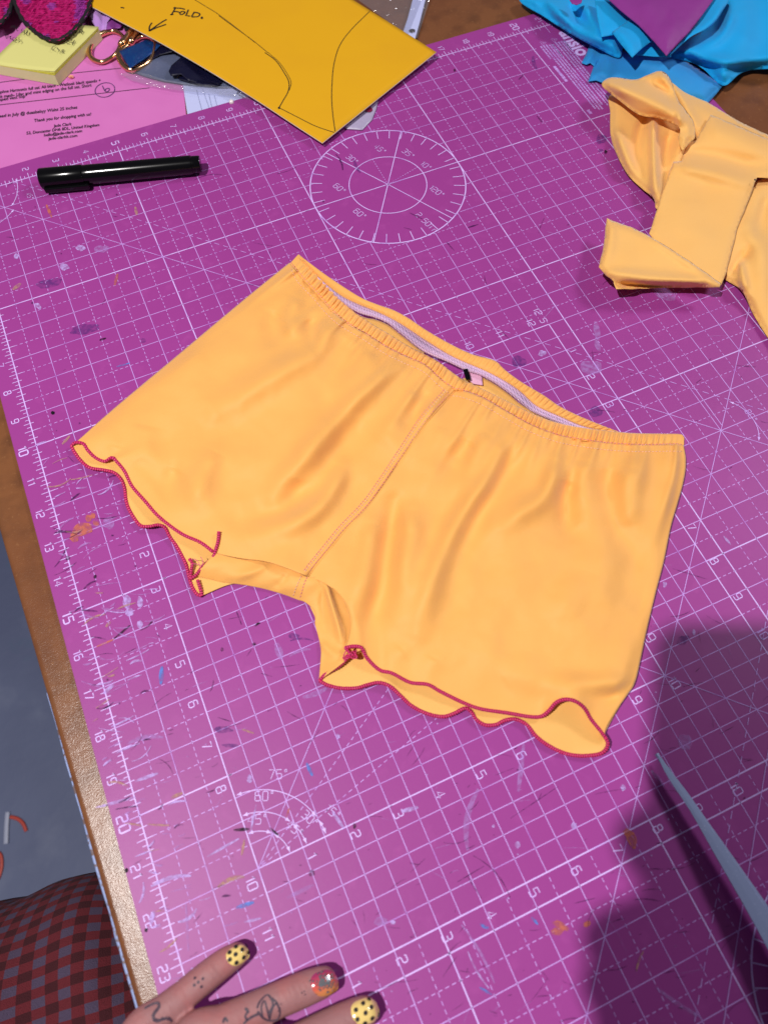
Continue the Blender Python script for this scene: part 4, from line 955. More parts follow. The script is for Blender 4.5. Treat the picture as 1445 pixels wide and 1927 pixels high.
# clear punched sleeve behind the card
sl = thing('plastic_sleeve', 'clear plastic sleeve with a white punched strip behind the yellow card', 'plastic sleeve', P(760, 20, TZ))
cloth_poly('film', [(560,-90),(660,-10),(760,62),(785,72),(815,-20),(830,-90)], lambda x, y: .001+.0012*np.sin(x*.13+y*.05), mFilm, sl, 5, thick=0)
st = [P(x, y, TZ+.0012) for x, y in ((790,-70),(812,-70),(800,0),(782,72),(757,60),(776,0))]
hole_c = (775.2, 56.5)
sp = cloth_poly('punched_strip', [(795,-70),(818,-70),(800,0),(790,40),(781,72),(768,66),(758,59),(766,36),(776,0)], lambda x, y: .0022+0*x, mWhitePaper, sl, 2.2, thick=.0002)
bm = bmesh.new(); bm.from_mesh(sp.data); hc = P(*hole_c, .0022)
bmesh.ops.delete(bm, geom=[f for f in bm.faces if (f.calc_center_median()-hc).length < .0031], context='FACES'); bm.to_mesh(sp.data); bm.free()
for ob in (sp,):
    for v in ob.data.vertices: v.co.z += TZ*.2
# hang tag under the card corner
ht = thing('hang_tag', 'small grey plastic hang tag poking out under the yellow card', 'tag', P(675, 220, 0))
cloth_poly('tag_sheet', [(652,242),(630,225),(650,180),(700,165),(713,182),(708,205),(700,225),(682,244)], lambda x, y: .0012+0*x, material('grey_plastic', srgb(170, 160, 190), .35), ht, 5, thick=.0008)
mb = MB(); mb.poly([P(694+7*math.cos(t), 206+5*math.sin(t), .0019) for t in np.linspace(6.28, 0, 16, endpoint=False)]); mb.build('red_dot', material('dark_red', srgb(120, 20, 60), .5), ht)

# ---------------------------------------------------------------- yellow card
card = thing('yellow_card', 'yellow card with a drawn pattern curve and the word Fold', 'card', P(606, 269, 0))
LE = smooth_curve([(606.6,269),(545,229),(480,186.5),(390,131),(300,79),(222,38),(148,0),(20,-62),(-120,-130)], 60); RE = smooth_curve([(821,98),(745,50),(664.7,0),(560,-65),(460,-128),(330,-205),(200,-280)], 60)
q = np.linspace(0, 1, 40)[None, :]
cx_ = LE[:, None, 0]*(1-q)+RE[:, None, 0]*q; cy_ = LE[:, None, 1]*(1-q)+RE[:, None, 1]*q
tt = np.linspace(0, 1, 60)[:, None]
cz_ = .0062+.006*tt+.0035*sstep(q, .5, 1)*(1-tt)*.6+.001*np.sin(q*5+tt*7)*tt
CARDM = np.stack([cx_.ravel(), cy_.ravel(), cz_.ravel()*np.ones(cx_.size)], 1)
co = link('card_sheet', mesh('card_sheet', PN(cx_, cy_, cz_*np.ones_like(cx_)).reshape(-1, 3), grid_faces(60, 40)), mCard, card); co.data.materials.append(mCardEdge)
bm = bmesh.new(); bm.from_mesh(co.data)
if sum(f.normal.z for f in bm.faces) < 0: bmesh.ops.reverse_faces(bm, faces=bm.faces)
bm.to_mesh(co.data); bm.free(); co.data.polygons.foreach_set('use_smooth', [True]*len(co.data.polygons))
m = solid(co, .0009).modifiers['thickness']; m.material_offset_rim = 1; m.material_offset = 1
KC = kdtree.KDTree(len(CARDM))
for i, h in enumerate(CARDM): KC.insert((h[0], h[1], 0), i)
KC.balance()
def zc(x, y):
    a = KC.find_n((x, y, 0), 3); return sum(CARDM[i][2] for _, i, _ in a)/3+.00025
c2 = lambda pts: [(400+x/2.89, y/2.89) for x, y in pts]; c1 = lambda pts: [(x/3.0104, y/3.0104) for x, y in pts]; c3 = up
pen_l = MB()
for pts, wd in ((c1([(1100,-5),(1165,35),(1230,75),(1330,150),(1445,240)]), .0006), (c2([(35,85),(110,140),(220,220),(300,285)]), .0006), (c2([(285,285),(345,330),(390,395),(415,445),(412,495),(385,545),(362,585)]), .00085), (c2([(300,283),(360,335),(400,390),(427,445),(418,490)]), .0005), (c2([(362,585),(450,630),(560,685),(662,720)]), .0007),
                (c2([(855,60),(750,165),(690,250),(660,350),(650,450),(648,540),(655,630),(667,715)]), .0007)):
    pen_l.ribbon([P(x, y, zc(x, y)) for x, y in smooth_curve(pts, 60)], wd)
pen_l.build('drawn_curve', material('pencil_ink', srgb(70, 56, 20), .6), card)
fw = MB()
for pts in ([(690,60),(705,55),(680,100),(668,108),(690,104)], [(705,58),(745,60),(775,68)], [(692,84),(715,84),(735,90)], [(755,82),(738,92),(745,106),(765,100),(775,88),(757,82)], [(800,70),(788,100),(780,116)], [(790,114),(812,118)], [(842,90),(824,120)], [(838,88),(870,94),(884,104),(870,120),(824,124)],
            [(640,142),(600,165),(515,224)], [(532,166),(515,195),(513,228)], [(513,228),(560,205),(636,178)], [(302,54),(316,55),(328,59)]):
    fw.ribbon([P(x, y, zc(x, y)+.0001) for x, y in smooth_curve(up(pts), 24)], .0013, taper=False)
dt = up([(899, 130)])[0]; fw.poly([P(dt[0]+2.4*math.cos(t), dt[1]+2.2*math.sin(t), zc(*dt)+.0001) for t in np.linspace(6.28, 0, 12, endpoint=False)])
q_ = c2([(362, 586)])[0]; fw.poly([P(q_[0]+2.2*math.cos(t), q_[1]+2*math.sin(t), zc(*q_)+.0001) for t in np.linspace(6.28, 0, 12, endpoint=False)])
fw.build('handwriting', mInk, card)['kind'] = 'stuff'

# ---------------------------------------------------------------- fabric at the far right corner
def ub(c): return [(960+x/2.979, y/2.979) for x, y in c]
def uy(c): return [(1045+x/3.568, 120+y/3.568) for x, y in c]
bl = thing('blue_fabric', 'crumpled turquoise blue jersey heap at the far corner of the mat', 'fabric', P(1250, 80, 0))
def Z(base, folds, n=1.5, seed=0, sc=.02):
    return lambda x, y: base*MM+folds_z(x, y, folds)+nz(x, y, sc, seed)*n*MM
cloth_poly('bottom_layer', ub([(398,352),(425,300),(450,235),(530,262),(500,330),(470,372),(448,352),(425,362)]), Z(4, [(ub([(470,240),(450,300),(440,350)]), 6, 2)], 1, 1), mBlueGrey, bl, 3, edge=2)
cloth_poly('bottom_layer', ub([(435,456),(470,360),(512,272),(620,285),(900,285),(1192,478),(1150,530),(1100,584),(980,560),(850,500),(700,480),(540,472),(480,450)]), Z(7, [(ub([(700,330),(860,370),(1050,470)]), 16, 4), (ub([(560,330),(540,400),(500,450)]), 14, 2), (ub([(960,380),(1080,440),(1180,478)]), 9, 3)], 2, 2), mBlueGrey, bl, 4, edge=5)
cloth_poly('left_layer', ub([(50,-10),(200,100),(340,192),(470,262),(606,324),(640,262),(760,275),(870,302),(830,235),(700,100),(560,-20),(300,-60)]), Z(15, [(ub([(230,40),(300,110),(420,200),(560,280)]), 14, 7), (ub([(330,20),(370,90),(400,150)]), 12, -6), (ub([(420,30),(450,100),(520,200)]), 12, 5), (ub([(150,-10),(260,90),(330,150)]), 10, -3)], 3, 3), mBlue, bl, 4, edge=9, edge_w=16, curve=True)
cloth_poly('folded_piece', ub([(470,-10),(485,90),(510,207),(590,192),(690,132),(640,60),(560,-15)]), Z(25, [(ub([(480,20),(495,110),(508,200)]), 7, 2.5)], 1, 4), mBlue, bl, 4, edge=2)
cloth_poly('folded_piece', ub([(568,180),(620,250),(682,322),(740,268),(800,224),(760,110),(680,100)]), Z(27, [(ub([(600,170),(660,250),(690,300)]), 10, 2)], 1, 5), mBlue, bl, 4, edge=2)
cloth_poly('folded_piece', ub([(690,305),(740,215),(900,215),(900,318),(800,316)]), Z(20, [], 2, 5.5), mBlue, bl, 3, edge=3)
cloth_poly('right_layer', ub([(884,316),(940,260),(1000,215),(1080,165),(1120,60),(1140,-80),(1560,-80),(1560,380),(1440,385),(1300,405),(1192,480),(1080,385),(1000,345)]), Z(17, [(ub([(1210,20),(1180,120),(1130,190)]), 10, -6), (ub([(1240,60),(1215,130),(1150,215),(1020,260)]), 14, 6), (ub([(960,320),(1100,370),(1300,385),(1450,370)]), 9, -5), (ub([(1000,300),(1120,340),(1300,355),(1480,330)]), 14, 5), (ub([(1300,30),(1330,150),(1290,250)]), 30, 4)], 4, 6), mBlue, bl, 4.5, edge=12, edge_w=18, curve=True)
cloth_poly('right_flap', ub([(888,312),(1010,205),(1120,150),(1190,60),(1220,-15),(1125,-15),(1040,130)]), Z(28, [(ub([(1190,20),(1130,120),(1000,215)]), 9, 5)], 2, 7), mBlue, bl, 4, edge=3, curve=True)
vl = thing('violet_swatch', 'violet leatherette swatch with a pointed corner on the blue fabric', 'fabric', P(1240, 40, .03))
cloth_poly('swatch_sheet', ub([(500,-50),(610,50),(720,140),(800,225),(875,310),(1000,180),(1070,90),(1135,0),(1165,-50)]), Z(34, [(ub([(900,60),(920,120),(880,170)]), 10, 1.2), (ub([(760,0),(780,60),(860,110)]), 25, 2)], 1.5, 8), mViolet, vl, 4, edge=2.5, thick=.0008)
o = cloth_poly('violet_scrap', ub([(325,-12),(345,18),(372,26),(398,14),(405,-12)]), Z(27, [], .5, 9), mViolet, None, 3, thick=.0006); tag(o, 'rounded violet scrap tip left of the violet swatch', 'scrap')

ys = thing('yellow_offcut', 'bunched yellow jersey offcut with raw edges at the right of the mat', 'fabric', P(1330, 350, 0))
cloth_poly('back_strip', uy([(690,40),(790,110),(900,190),(1040,270),(1230,385),(1440,485),(1560,560),(1560,700),(1200,560),(930,500),(800,260)]), Z(9, [(uy([(760,110),(850,260),(930,400)]), 9, 4)], 2, 11), mYellowScrap, ys, 4, edge=5, curve=True)
cloth_poly('draped_fold', uy([(372,205),(366,330),(370,490),(410,610),(480,740),(570,830),(656,905),(682,975),(800,880),(930,600),(960,400),(830,250),(600,200)]), Z(8, [(uy([(420,470),(470,600),(560,760)]), 12, 6), (uy([(600,360),(560,470),(540,620),(560,760)]), 11, -5), (uy([(655,350),(655,550),(665,760),(680,900)]), 9, 9), (uy([(760,480),(740,600),(720,760)]), 11, -5), (uy([(850,420),(840,520),(820,620)]), 9, 5)], 1.5, 12), mYellowScrap, ys, 3.2, edge=4, edge_w=9, curve=True)
cloth_poly('rolled_top', uy([(314,152),(335,105),(400,90),(530,106),(610,78),(690,48),(740,64),(778,120),(820,240),(880,320),(925,390),(936,490),(905,525),(850,580),(822,500),(830,430),(700,370),(560,342),(430,250)]), Z(22, [(uy([(380,140),(520,200),(680,270),(830,340)]), 16, 9), (uy([(600,110),(720,170),(800,260)]), 12, -5), (uy([(820,330),(835,430),(830,520)]), 8, 4), (uy([(700,70),(770,150),(840,300)]), 8, 4)], 1.5, 13), mYellowScrap, ys, 3.2, edge=5, edge_w=9, curve=True)
cloth_poly('right_length', uy([(1330,800),(1400,770),(1560,740),(1560,1990),(1440,1860),(1330,1690),(1250,1530),(1140,1450),(1060,1380),(1150,1100),(1250,850)]), Z(7, [(uy([(1240,1330),(1260,1450),(1280,1540)]), 9, 6), (uy([(1300,1100),(1380,1300),(1400,1550)]), 24, 6), (uy([(1420,900),(1380,1050),(1340,1200)]), 14, -4), (uy([(1180,1400),(1230,1330),(1290,1250)]), 8, -4)], 2, 14), mYellowScrap, ys, 4, edge=4, edge_w=9, curve=True)
cloth_poly('main_flap', uy([(1038,342),(1100,365),(1230,420),(1440,512),(1560,570),(1560,780),(1400,765),(1352,762),(1300,900),(1220,1100),(1145,1400),(1112,1484),(900,1430),(720,1290),(628,1140),(680,975),(720,850),(790,655),(846,652),(884,520),(940,518)]), Z(13, [(uy([(830,690),(1040,735),(1250,790),(1360,800)]), 15, 5), (uy([(860,590),(1050,610),(1250,660),(1450,690)]), 15, -4), (uy([(1040,420),(1150,480),(1300,540),(1450,590)]), 24, 4), (uy([(800,680),(740,830),(690,980)]), 5, 1.5), (uy([(900,900),(880,1050),(860,1180)]), 40, 1.5)], 1.2, 16), mYellowScrap, ys, 3.6, edge=1.6, edge_w=7, wob=1.2, seed=2)
cloth_poly('turned_corner', uy([(344,1036),(420,1065),(530,1110),(622,1152),(800,1260),(950,1360),(1060,1440),(1112,1476),(1098,1502),(900,1503),(650,1506),(404,1510),(385,1460),(340,1425),(290,1365),(315,1260)]), Z(19, [(uy([(360,1400),(600,1430),(850,1455),(1060,1475)]), 12, 5), (uy([(420,1480),(650,1495),(1000,1500)]), 7, -12), (uy([(380,1080),(370,1200),(340,1330)]), 10, 2), (uy([(640,1170),(800,1270),(1040,1430)]), 9, 4)], 1.2, 17), mYellowScrap, ys, 3.2, edge=2.5, edge_w=6, wob=1.5, seed=4)
pin = MB(); cpx = uy([(1337, 779)])[0]; pin.poly([P(cpx[0]+1.7*math.cos(t), cpx[1]+1.7*math.sin(t), .0190) for t in np.linspace(6.28, 0, 10, endpoint=False)]); pin.build('notch_dot', mInk, ys)

# ---------------------------------------------------------------- shears in the near right corner
sh = thing('shears', 'long steel shears with a pointed blade entering at the right corner', 'scissors', P(1420, 1750, 0))
def blade(name, LEp, REp, z0, z1, th):
    A = smooth_curve(LEp, 50); B = smooth_curve(REp, 50); V = []; prof = ((0, -.3), (.03, .9), (.5, 1.), (.97, .9), (1, -.3))
    for i in range(50):
        t = i/49; z = z0+(z1-z0)*t
        for qv, h in prof: V.append(P(A[i, 0]*(1-qv)+B[i, 0]*qv, A[i, 1]*(1-qv)+B[i, 1]*qv, z+h*.0009*min(1, t*6)))
    o = link(name, mesh(name, V, grid_faces(50, 5)), mSteel, sh)
    bm = bmesh.new(); bm.from_mesh(o.data)
    if sum(f.normal.z for f in bm.faces) < 0: bmesh.ops.reverse_faces(bm, faces=bm.faces)
    bm.to_mesh(o.data); bm.free(); o.data.polygons.foreach_set('use_smooth', [False]*len(o.data.polygons))
    return solid(o, th)
blade('blade', [(1234,1418),(1255,1461),(1300,1530),(1345,1610),(1398,1703),(1445,1790),(1560,2010),(1650,2180)], [(1235.5,1418),(1262,1450),(1306,1516),(1360,1590),(1410,1664),(1445,1716),(1600,1950),(1720,2130)], .0075, .019, .0016)
blade('blade', [(1240,1428),(1270,1474),(1330,1560),(1400,1660),(1445,1740),(1560,1950),(1690,2180)], [(1242,1428),(1284,1479),(1326,1538),(1390,1628),(1445,1706),(1620,1955),(1770,2160)], .006, .0155, .0016)
for cx0, cy0 in ((1720, 2330), (1850, 2270)):
    mb = MB(); mb.tube([P(cx0+85*math.cos(t), cy0+60*math.sin(t), .012) for t in np.linspace(0, 2*math.pi, 40, endpoint=False)], .006, 10, closed=True); mb.build('handle', mBlack, sh, True)
mb = MB(); mb.tube([P(1690, 2150, .008), P(1690, 2150, .0215)], .006, 16); mb.build('pivot_screw', mSteel, sh, True)

# ---------------------------------------------------------------- the person: left hand, plaid trouser leg, hand holding the phone
mSkin = material('skin', srgb(158, 110, 110), .55, .4, bump=[(1500, .0002), (330, .0003)], var=[(60, srgb(178, 100, 98), .45, .7, .6), (16, srgb(144, 100, 106), .4, .7, .5)])
mSkin.node_tree.nodes['Principled BSDF'].inputs['Subsurface Weight'].default_value = .05
mSkin.node_tree.nodes['Principled BSDF'].inputs['Subsurface Radius'].default_value = (.006, .002, .001)
person = thing('person', 'person in red and grey plaid trousers resting a tattooed hand on the mat', 'person', W(-6, 30, -29))
def chain(mb, pts, seg=16, flat=.9):   # (x,y,z,r) world metres
    c = smooth_curve([tuple(p) for p in pts], 40)
    V = [Vector(p[:3]) for p in c]; R = [p[3] for p in c]
    # rounded ends
    d0 = (V[0]-V[1]).normalized(); d1 = (V[-1]-V[-2]).normalized()
    for k in (.5, .8, .95): V.insert(0, Vector(c[0][:3])+d0*R[-1]*0+d0*c[0][3]*k*.9); R.insert(0, c[0][3]*math.sqrt(max(.01, 1-k*k)))
    for k in (.5, .8, .95): V.append(Vector(c[-1][:3])+d1*c[-1][3]*k*.9); R.append(c[-1][3]*math.sqrt(max(.01, 1-k*k)))
    mb.tube(V, R, seg, flat=flat)
def fp(x, y, zin, rin): p = P(x, y, zin*IN); return (p.x, p.y, p.z, rin*IN)
def fw_(u, v, zin, rin): p = W(u, v, zin); return (p.x, p.y, p.z, rin*IN)
hb = MB()
chain(hb, [fp(447, 1796, .27, .235), fp(422, 1812, .30, .27), fp(380, 1845, .36, .285), fp(350, 1870, .40, .285), fp(310, 1902, .46, .30), fp(255, 1945, .58, .31), fw_(-1.75, 24.6, .75, .36)])
chain(hb, [fp(610, 1847, .29, .285), fp(575, 1860, .32, .315), fp(530, 1879, .38, .32), fp(470, 1905, .46, .325), fp(420, 1928, .54, .345), fp(350, 1962, .66, .34), fw_(-1.45, 25.6, .85, .40)])
chain(hb, [fp(686, 1904, .29, .29), fp(650, 1920, .32, .32), fp(600, 1944, .40, .33), fp(540, 1975, .5, .34), fp(480, 2005, .6, .35), fw_(-1.1, 26.5, .9, .42)])
chain(hb, [fw_(2.5, 26.9, .29, .28), fw_(2.0, 26.95, .36, .31), fw_(1.2, 27.05, .5, .33), fw_(.3, 27.2, .65, .34), fw_(-.9, 27.4, .9, .42)])
chain(hb, [fw_(.5, 29.3, .3, .3), fw_(-.2, 29.25, .42, .36), fw_(-1.2, 29.0, .6, .40), fw_(-2.6, 28.4, .8, .5)])
chain(hb, [fw_(-1.7, 24.7, .72, .4), fw_(-2.8, 25.7, .85, .52), fw_(-4.3, 27.0, 1.0, .62)]); chain(hb, [fw_(-1.4, 25.6, .8, .44), fw_(-2.7, 26.3, .95, .56), fw_(-4.5, 27.4, 1.05, .68)])
chain(hb, [fw_(-1.1, 26.5, .85, .45), fw_(-2.5, 27.0, .95, .58), fw_(-4.6, 27.8, 1.05, .68)]); chain(hb, [fw_(-.9, 27.4, .82, .44), fw_(-2.4, 27.8, .9, .56), fw_(-4.5, 28.2, 1.0, .62)])
chain(hb, [fw_(-4.2, 27.6, 1.0, .75), fw_(-5.4, 28.3, 1.0, .85), fw_(-8.5, 30.2, .9, 1.15), fw_(-12.5, 32.6, .6, 1.5)], 20)
hand = hb.build('hand', mSkin, person, True)
m = hand.modifiers.new('skin', 'REMESH'); m.mode = 'VOXEL'; m.voxel_size = .0011; m.use_smooth_shade = True
m = hand.modifiers.new('soft', 'SMOOTH'); m.factor = .5; m.iterations = 5
dgr = bpy.context.evaluated_depsgraph_get(); ev = hand.evaluated_get(dgr); hme = bpy.data.meshes.new_from_object(ev)
hand.modifiers.clear(); hand.data = hme; hme.name = 'hand'
if not hme.materials: hme.materials.append(mSkin)
# knuckle creases and veins as real relief
offw = Vector(hand.location); offs = -offw
pw = np.empty(len(hme.vertices)*3); hme.vertices.foreach_get('co', pw); pw = pw.reshape(-1, 3)
nr = np.empty(len(hme.vertices)*3); hme.vertices.foreach_get('normal', nr); nr = nr.reshape(-1, 3)
dz = np.zeros(len(pw))
for cx0, cy0, wd, n_ in ((398, 1832, 13, 3), (333, 1883, 16, 4), (548, 1870, 15, 4), (455, 1910, 17, 4)):
    c = P(cx0, cy0, .4*IN); ax = (P(cx0+40, cy0-(26 if cx0 < 420 else 17), .4*IN)-c).normalized()
    rel = pw-np.array(c); al = rel@np.array(ax); dist = np.linalg.norm(rel, axis=1); msk = np.exp(-(dist/.0075)**2)*np.clip(nr[:, 2], 0, 1)
    dz += msk*(.0004*np.cos(al/.0013*math.pi+2*np.sin((rel@np.array([-ax[1], ax[0], 0]))/.003))+.0007*np.exp(-(al/.0045)**2))
pw = pw+nr*dz[:, None]; hme.vertices.foreach_set('co', pw.ravel()); hme.update()
bvh = bvhtree.BVHTree.FromPolygons([tuple(v) for v in pw], [tuple(p.vertices) for p in hme.polygons])
camp = Vector((CC[0]*IN, -CC[1]*IN, -CC[2]*IN))
def on_hand(x, y, lift):
    d = (P(x, y, 0)-camp).normalized(); loc, n_, _, _ = bvh.ray_cast(camp, d)
    if loc is None: loc, n_ = P(x, y, .3*IN), Vector((0, 0, 1))
    return loc+n_*lift, n_
mNailY = material('yellow_polish', srgb(240, 210, 128), .12, .6, coat=.6); mTat = material('tattoo_ink', srgb(66, 54, 74), .55, .4, alpha=.72)
mNailS = bpy.data.materials.new('sunset_polish'); mNailS.use_nodes = True
nt = mNailS.node_tree; bs = nt.nodes['Principled BSDF']; bs.inputs['Roughness'].default_value = .12; bs.inputs['Coat Weight'].default_value = .6
tc = nt.nodes.new('ShaderNodeTexCoord'); mp = nt.nodes.new('ShaderNodeMapping'); rp = nt.nodes.new('ShaderNodeValToRGB')
cr = rp.color_ramp; cr.elements[0].color = srgb(222, 160, 84); cr.elements[1].color = srgb(160, 44, 104); e = cr.elements.new(.5); e.color = srgb(206, 92, 78)
sx = nt.nodes.new('ShaderNodeSeparateXYZ'); nt.links.new(tc.outputs['Generated'], sx.inputs[0]); nt.links.new(sx.outputs[1], rp.inputs[0]); nt.links.new(rp.outputs[0], bs.inputs['Base Color'])
mGl = material('silver_glitter', srgb(210, 216, 220), .2, .6, metal=.9)
def nail(cx0, cy0, ax, hl, hw_, mat):
    ax = np.array(ax)/np.hypot(*ax); bx_ = np.array([-ax[1], ax[0]]); V = []; n = 14; m_ = 12
    for i in range(n+1):
        a_ = -1+2*i/n; wid = (1-abs(a_)**3.2)**.42 if abs(a_) < 1 else 0.0
        wid = max(wid, .25)
        for j in range(m_+1):
            b_ = (-1+2*j/m_)*wid; p = np.array([cx0, cy0])+ax*a_*hl+bx_*b_*hw_
            edge = max(abs(a_)**4, abs(-1+2*j/m_)**4); V.append(on_hand(p[0], p[1], .0007*(1-edge)+.00005)[0])
    o = link('nail', mesh('nail', V, grid_faces(n+1, m_+1)), mat, hand)
    bm = bmesh.new(); bm.from_mesh(o.data)
    if sum(f.normal.z for f in bm.faces) < 0: bmesh.ops.reverse_faces(bm, faces=bm.faces)
    bm.to_mesh(o.data); bm.free(); o.data.polygons.foreach_set('use_smooth', [True]*len(o.data.polygons))
    return o
def hdot(mb, x, y, rpx, lift):
    c, n_ = on_hand(x, y, lift); t = n_.orthogonal().normalized(); b2 = n_.cross(t); r_ = rpx*.00031
    mb.poly([c+(t*math.cos(k*math.pi/5)+b2*math.sin(k*math.pi/5))*r_ for k in range(10)])
uh = lambda x, y: (240+x/2.89, 1740+y/2.89)
for cx_n, cy_n, ax, hl, hw_, mat, dots in ((*uh(600, 166), (.87, -.5), 22, 17, mNailY, [(557,155),(590,125),(640,120),(651,152),(588,163),(556,190),(590,203),(628,176),(620,139)]),
                                     (*uh(1072, 318), (.95, -.28), 25.5, 23.5, mNailS, []), (*uh(1292, 472), (.92, -.36), 26, 24, mNailY, [(1280,433),(1321,452),(1242,467),(1292,480),(1326,505),(1249,514),(1288,532),(1310,412),(1361,488)])):
    o = nail(cx_n, cy_n, ax, hl, hw_, mat)
    if dots:
        mb = MB()
        for d in dots: hdot(mb, *uh(*d), 3.3, .0010)
        mb.build('polish_dots', mInk, hand)
    else:
        mb = MB(); r = random.Random(2)
        for k in range(150):
            x, y = uh(r.gauss(1072, 22), r.gauss(314, 22)); hdot(mb, x, y, r.uniform(.6, 1.7), .0009+r.uniform(0, .0002))
        mb.build('nail_glitter', mGl, hand)['kind'] = 'stuff'
ta = MB()
def tat(pts, wd): ta.ribbon([on_hand(*uh(*p), .00012)[0] for p in smooth_curve(pts, 30)], wd)
for d in ((368,290),(411,294),(386,313),(364,329),(403,337)): hdot(ta, *uh(*d), 2.4, .00015)
for d in ((948,371),(966,380),(962,362),(834,432),(830,452),(822,470),(790,400),(770,388)): hdot(ta, *uh(*d), 1.2, .00015)
tat([(95,460),(130,440),(165,430),(172,450),(148,480),(140,510),(165,522),(190,512),(222,508),(240,530)], .0016)
tat([(705,455),(720,420),(760,384),(785,410),(790,440),(770,480)], .001); tat([(785,405),(808,420),(828,470),(815,510),(775,520),(735,505),(708,470)], .001); tat([(735,500),(728,450),(745,415),(762,470),(772,515)], .0009); tat([(772,515),(790,450),(812,425)], .0009); tat([(712,485),(680,500),(650,520),(630,540)], .0012)
tat([(655,520),(640,500),(655,470),(640,455),(660,480)], .001); tat([(520,535),(530,510),(545,530)], .0012)
ta.build('tattoo', mTat, hand)

# plaid trouser leg under the table edge
mPl = bpy.data.materials.new('plaid_flannel'); mPl.use_nodes = True; nt = mPl.node_tree; bs = nt.nodes['Principled BSDF']; bs.inputs['Roughness'].default_value = .9
uvn = nt.nodes.new('ShaderNodeUVMap'); sp_ = nt.nodes.new('ShaderNodeSeparateXYZ'); nt.links.new(uvn.outputs[0], sp_.inputs[0])
def band(out, freq, width):
    a_ = nt.nodes.new('ShaderNodeMath'); a_.operation = 'MULTIPLY'; a_.inputs[1].default_value = freq; nt.links.new(out, a_.inputs[0])
    f_ = nt.nodes.new('ShaderNodeMath'); f_.operation = 'FRACT'; nt.links.new(a_.outputs[0], f_.inputs[0])
    l_ = nt.nodes.new('ShaderNodeMath'); l_.operation = 'LESS_THAN'; l_.inputs[1].default_value = width; nt.links.new(f_.outputs[0], l_.inputs[0]); return l_.outputs[0]
bu, bv = band(sp_.outputs[0], 40, .5), band(sp_.outputs[1], 44, .5)
ad = nt.nodes.new('ShaderNodeMath'); ad.operation = 'ADD'; nt.links.new(bu, ad.inputs[0]); nt.links.new(bv, ad.inputs[1])
hf = nt.nodes.new('ShaderNodeMath'); hf.operation = 'MULTIPLY'; hf.inputs[1].default_value = .5; nt.links.new(ad.outputs[0], hf.inputs[0])
rp = nt.nodes.new('ShaderNodeValToRGB'); cr = rp.color_ramp; cr.interpolation = 'CONSTANT'
cr.elements[0].position = 0; cr.elements[0].color = srgb(80, 66, 92); cr.elements[1].position = .9; cr.elements[1].color = srgb(66, 12, 24); e = cr.elements.new(.3); e.color = srgb(104, 26, 38)
nt.links.new(hf.outputs[0], rp.inputs[0]); nt.links.new(rp.outputs[0], bs.inputs['Base Color'])
wv_ = nt.nodes.new('ShaderNodeTexNoise'); wv_.inputs['Scale'].default_value = 500; bp = nt.nodes.new('ShaderNodeBump'); bp.inputs['Distance'].default_value = .001; nt.links.new(wv_.outputs[0], bp.inputs['Height']); nt.links.new(bp.outputs[0], bs.inputs['Normal'])
cl_ = smooth_curve([(*PN(420, 1800, -.20), .07), (*PN(300, 1845, -.19), .078), (*PN(160, 1890, -.19), .084), (*PN(0, 1960, -.21), .090), (*PN(-250, 2090, -.24), .098)], 90)
V = []; seg = 72; uvs = []
for i, p in enumerate(cl_):
    t = (cl_[min(i+1, 89), :3]-cl_[max(i-1, 0), :3]); t /= np.linalg.norm(t); y_ = np.cross([0, 0, 1], t); y_ /= np.linalg.norm(y_); x_ = np.cross(t, y_)
    for k in range(seg):
        a_ = 2*math.pi*k/seg; rr = p[3]*(1+.06*math.sin(i*.34+2.6*math.sin(a_+.4)+1.5*noise.noise(Vector((i*.05, a_*.5, 3))))*(.4+.6*max(0, math.cos(a_-.5)))+.02*noise.noise(Vector((i*.12, math.cos(a_)*2, math.sin(a_)*2)))); 
        if i < 3: rr *= (.35, .75, .93)[i]
        V.append(p[:3]+x_*math.cos(a_)*rr+y_*math.sin(a_)*rr); uvs.append((i/90*.62, k/seg))
Fc = [(i*seg+k, i*seg+(k+1) % seg, (i+1)*seg+(k+1) % seg, (i+1)*seg+k) for i in range(89) for k in range(seg)]; Fc.append(tuple(range(seg)))
leg = link('trouser_leg', mesh('trouser_leg', V, Fc), mPl, person)
uvl = leg.data.uv_layers.new(name='UVMap')
for pl in leg.data.polygons:
    wrap = len(pl.vertices) == 4 and max(uvs[v][1] for v in pl.vertices)-min(uvs[v][1] for v in pl.vertices) > .5
    for li, vi in zip(pl.loop_indices, pl.vertices):
        u_, v_ = uvs[vi]; uvl.data[li].uv = (u_, v_+1 if wrap and v_ < .3 else v_)

# the phone that takes the picture, with the hand that holds it (above the frame; they cast the shadow at the near right)
def CAMP(x, y, z=0.):              # inches in the camera's own axes (right, down, forward) -> world
    p = CC+RC.T@np.array([x, y, z]); return W(p[0], p[1], -p[2])
phone = thing('phone', 'black phone held above the mat, taking the picture', 'phone', CAMP(-1, 2, -.3))
bm = bmesh.new(); x0, x1, y0, y1 = -2.3, .65, -1.35, 4.9; rc = .42; ring = []
for cx0, cy0, a0 in ((x1-rc, y0+rc, -90), (x1-rc, y1-rc, 0), (x0+rc, y1-rc, 90), (x0+rc, y0+rc, 180)):
    for k in range(7): a_ = math.radians(a0+15*k); ring.append((cx0+rc*math.cos(a_), cy0+rc*math.sin(a_)))
f0 = [bm.verts.new(CAMP(x, y, -.06)) for x, y in ring]; f1 = [bm.verts.new(CAMP(x, y, -.37)) for x, y in ring]
bm.faces.new(f0); bm.faces.new(f1[::-1])
for i in range(len(ring)): j = (i+1) % len(ring); bm.faces.new((f0[i], f1[i], f1[j], f0[j]))
